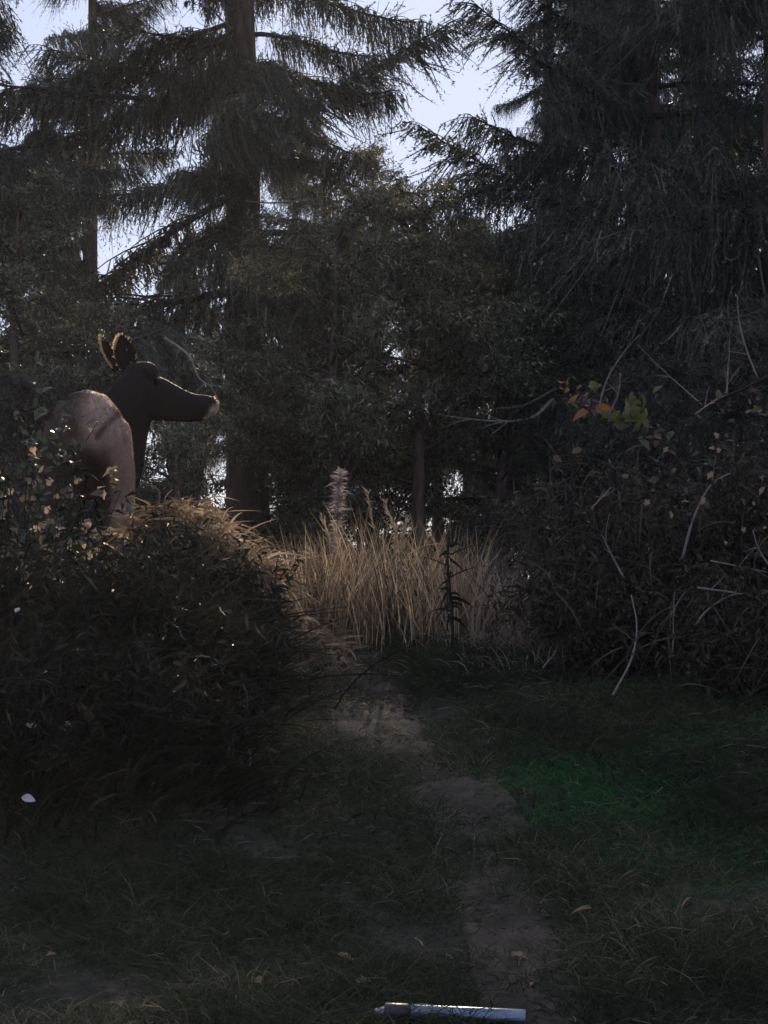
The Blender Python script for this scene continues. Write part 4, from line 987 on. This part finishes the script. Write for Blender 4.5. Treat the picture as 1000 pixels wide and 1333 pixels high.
# ------------------------------------------------------------------ things on the slope
def on_ground(px, py):
    lo, hi = 5.0, 12.0
    for _ in range(40):
        m = (lo + hi) / 2; q = P(px, py, m)
        if q.z > float(gz(q.x, m)): lo = m
        else: hi = m
    return P(px, py, lo)
for px, py, key, s, lab in ((465, 1292, 'tan', .9, 'curled tan leaf just left of the metal tube'), (440, 1255, 'tan2', .8, 'thin bent tan leaf up slope from the metal tube'), (335, 1285, 'tan', .5, 'small tan leaf in the grass at the bottom'), (665, 1255, 'tan', .7, 'brown leaf lying on the path above the tube'),
                       (540, 1235, 'tan2', .6, 'slim tan leaf at the left edge of the path'), (770, 1195, 'tan2', .8, 'tan blade right of the path below the green patch'), (955, 875, 'tan', .9, 'tan leaf on the ground at the right under the bramble'), (900, 1180, 'tan2', .6, 'slim pale leaf at the right in the grass'),
                       (75, 1255, 'tan', .5, 'small tan leaf near the lower left corner'), (700, 1290, 'tan', .5, 'dead leaf right of the metal tube')):
    q = on_ground(px, py); o = link('fallen_leaf', LF[key]); o.location = q + Vector((0, -.02, .035)); o.rotation_euler = (rng.uniform(.1, .7), rng.uniform(-.3, .3), rng.uniform(0, 6.28)); o.scale = (s,) * 3; tag(o, lab, 'leaf', 'fallen leaves on the slope')
# clods on the path
mb = MB()
bmc = bmesh.new(); bmesh.ops.create_icosphere(bmc, subdivisions=1, radius=1); cv = np.array([v.co[:] for v in bmc.verts]); cf = np.array([[v.index for v in f.verts] for f in bmc.faces]); bmc.free()
for q in range(700):
    y = rng.uniform(6.6, 11.2); x = path_x(y) + rng.normal(0, .8) * path_w(y); s = rng.uniform(.003, .011) * (1.6 if q % 20 == 0 else 1)
    mb.add(cv * s * np.array([1.2, 1.0, .55]) * rng.uniform(.6, 1.3, 3) * (1 + rng.normal(0, .2, cv.shape)) + np.array([x, y, float(gz(x, y)) + s * .5 + .008]), None, cf)
tag(mb.obj('dirt_clods', M['dirt'], flat=True), 'crumbs and clods of dirt along the path', 'dirt', kind='stuff')

# the tube at the lower edge
A = P(487, 1307, 6.9); B = P(684, 1316, 6.9)
gzA = float(gz(A.x, 7.05)); rad = .028
root = empty('metal_tube', (0, 0, 0), 'pale blue grey metal tube with dark sleeve and narrow tip lying across the path', 'tube')
cx = (A.x + B.x) / 2; ln = B.x - A.x
zc = np.median([float(gz(xx, 6.9)) for xx in np.linspace(A.x, B.x, 9)]) + rad + .008
root.location = (cx, 6.9, zc); root.rotation_euler = (0, R(2.2), R(-2))
def lathe(prof, name, m):
    mb = MB(); p = np.array(prof); n = 28; a = np.linspace(0, 2 * np.pi, n, endpoint=False)
    V = np.stack([np.repeat(p[:, :1], n, 1), p[:, 1:] * np.cos(a)[None], p[:, 1:] * np.sin(a)[None]], -1).reshape(-1, 3)
    i, j = np.meshgrid(np.arange(len(p) - 1), np.arange(n), indexing='ij'); j2 = (j + 1) % n
    mb.add(V, np.stack([i * n + j, i * n + j2, (i + 1) * n + j2, (i + 1) * n + j], -1).reshape(-1, 4)); o = mb.obj(name, m, root); return o
m, nt, b = mat('brushed_blue_grey_metal'); b.inputs['Metallic'].default_value = .85; b.inputs['Roughness'].default_value = .34
tcn = nt.nodes.new('ShaderNodeTexCoord'); mpn = nt.nodes.new('ShaderNodeMapping'); mpn.inputs['Scale'].default_value = (3, 22, 22); nz_ = nt.nodes.new('ShaderNodeTexNoise'); nz_.inputs['Scale'].default_value = 3; nz_.inputs['Detail'].default_value = 6
nt.links.new(tcn.outputs['Object'], mpn.inputs[0]); nt.links.new(mpn.outputs[0], nz_.inputs['Vector']); rp = ramp(nt, [(.33, (.10, .09, .075)), (.42, (.10, .14, .20)), (.7, (.21, .28, .36))]); nt.links.new(nz_.outputs[0], rp.inputs[0]); nt.links.new(rp.outputs[0], b.inputs['Base Color'])
M['metal'] = m
m, nt, b = mat('dark_sleeve'); b.inputs['Base Color'].default_value = (.018, .020, .032, 1); b.inputs['Roughness'].default_value = .45; M['sleeve'] = m
m, nt, b = mat('worn_white_tip'); b.inputs['Base Color'].default_value = (.26, .26, .30, 1); b.inputs['Roughness'].default_value = .6; M['tip'] = m
h = ln / 2
lathe([(-h + .105, 0), (-h + .105, rad * .93), (-h + .11, rad), (h - .004, rad), (h, rad * .93), (h, rad * .72), (h - .03, rad * .70), (h - .03, 0)], 'barrel', M['metal'])
lathe([(-h + .03, 0), (-h + .03, rad * .96), (-h + .034, rad * 1.05), (-h + .108, rad * 1.05), (-h + .112, rad * .9)], 'sleeve', M['sleeve'])
lathe([(-h, 0), (-h, rad * .34), (-h + .006, rad * .42), (-h + .014, rad * .36), (-h + .018, rad * .6), (-h + .032, rad * .6)], 'tip', M['tip'])

# ------------------------------------------------------------------ thin sunlit haze between the trees
hz = bmesh.new(); bmesh.ops.create_cube(hz, size=1.0, matrix=Matrix.Translation((0, 0, 0)) @ Matrix.Diagonal((700, 720, 32, 1)))
hm = bpy.data.meshes.new('haze'); hz.to_mesh(hm); hz.free()
m = bpy.data.materials.new('haze_air'); m.use_nodes = True; ntz = m.node_tree; ntz.nodes.clear()
ou = ntz.nodes.new('ShaderNodeOutputMaterial'); pv = ntz.nodes.new('ShaderNodeVolumePrincipled'); pv.inputs['Color'].default_value = (.9, .88, .88, 1); pv.inputs['Density'].default_value = HAZE; pv.inputs['Anisotropy'].default_value = .3
ntz.links.new(pv.outputs[0], ou.inputs['Volume']); hm.materials.append(m)
if HAZE > 0:
    ho = link('haze', hm); tag(ho, kind='stuff'); ho.location = (0, 10, 7)

# a few grass blades lying over the tube
N = 170; xb = rng.uniform(A.x - .05, B.x + .06, N); yb = rng.uniform(6.80, 6.87, N); a = rng.uniform(0, 6.28, N)
mb = MB(); blades(mb, np.stack([xb, yb, gz(xb, yb) - .005], -1), nrm(np.stack([np.cos(a) * .6, np.abs(np.sin(a)) * .4, np.ones(N)], -1)), np.stack([np.cos(a) * .4, rng.uniform(0, .5, N), -rng.uniform(.2, .6, N)], -1), rng.uniform(.03, .075, N), rng.uniform(.0025, .005, N), 4)
tag(mb.obj('grass_fringe', M['short']), 'dark grass blades standing in front of the metal tube', 'grass', kind='stuff')
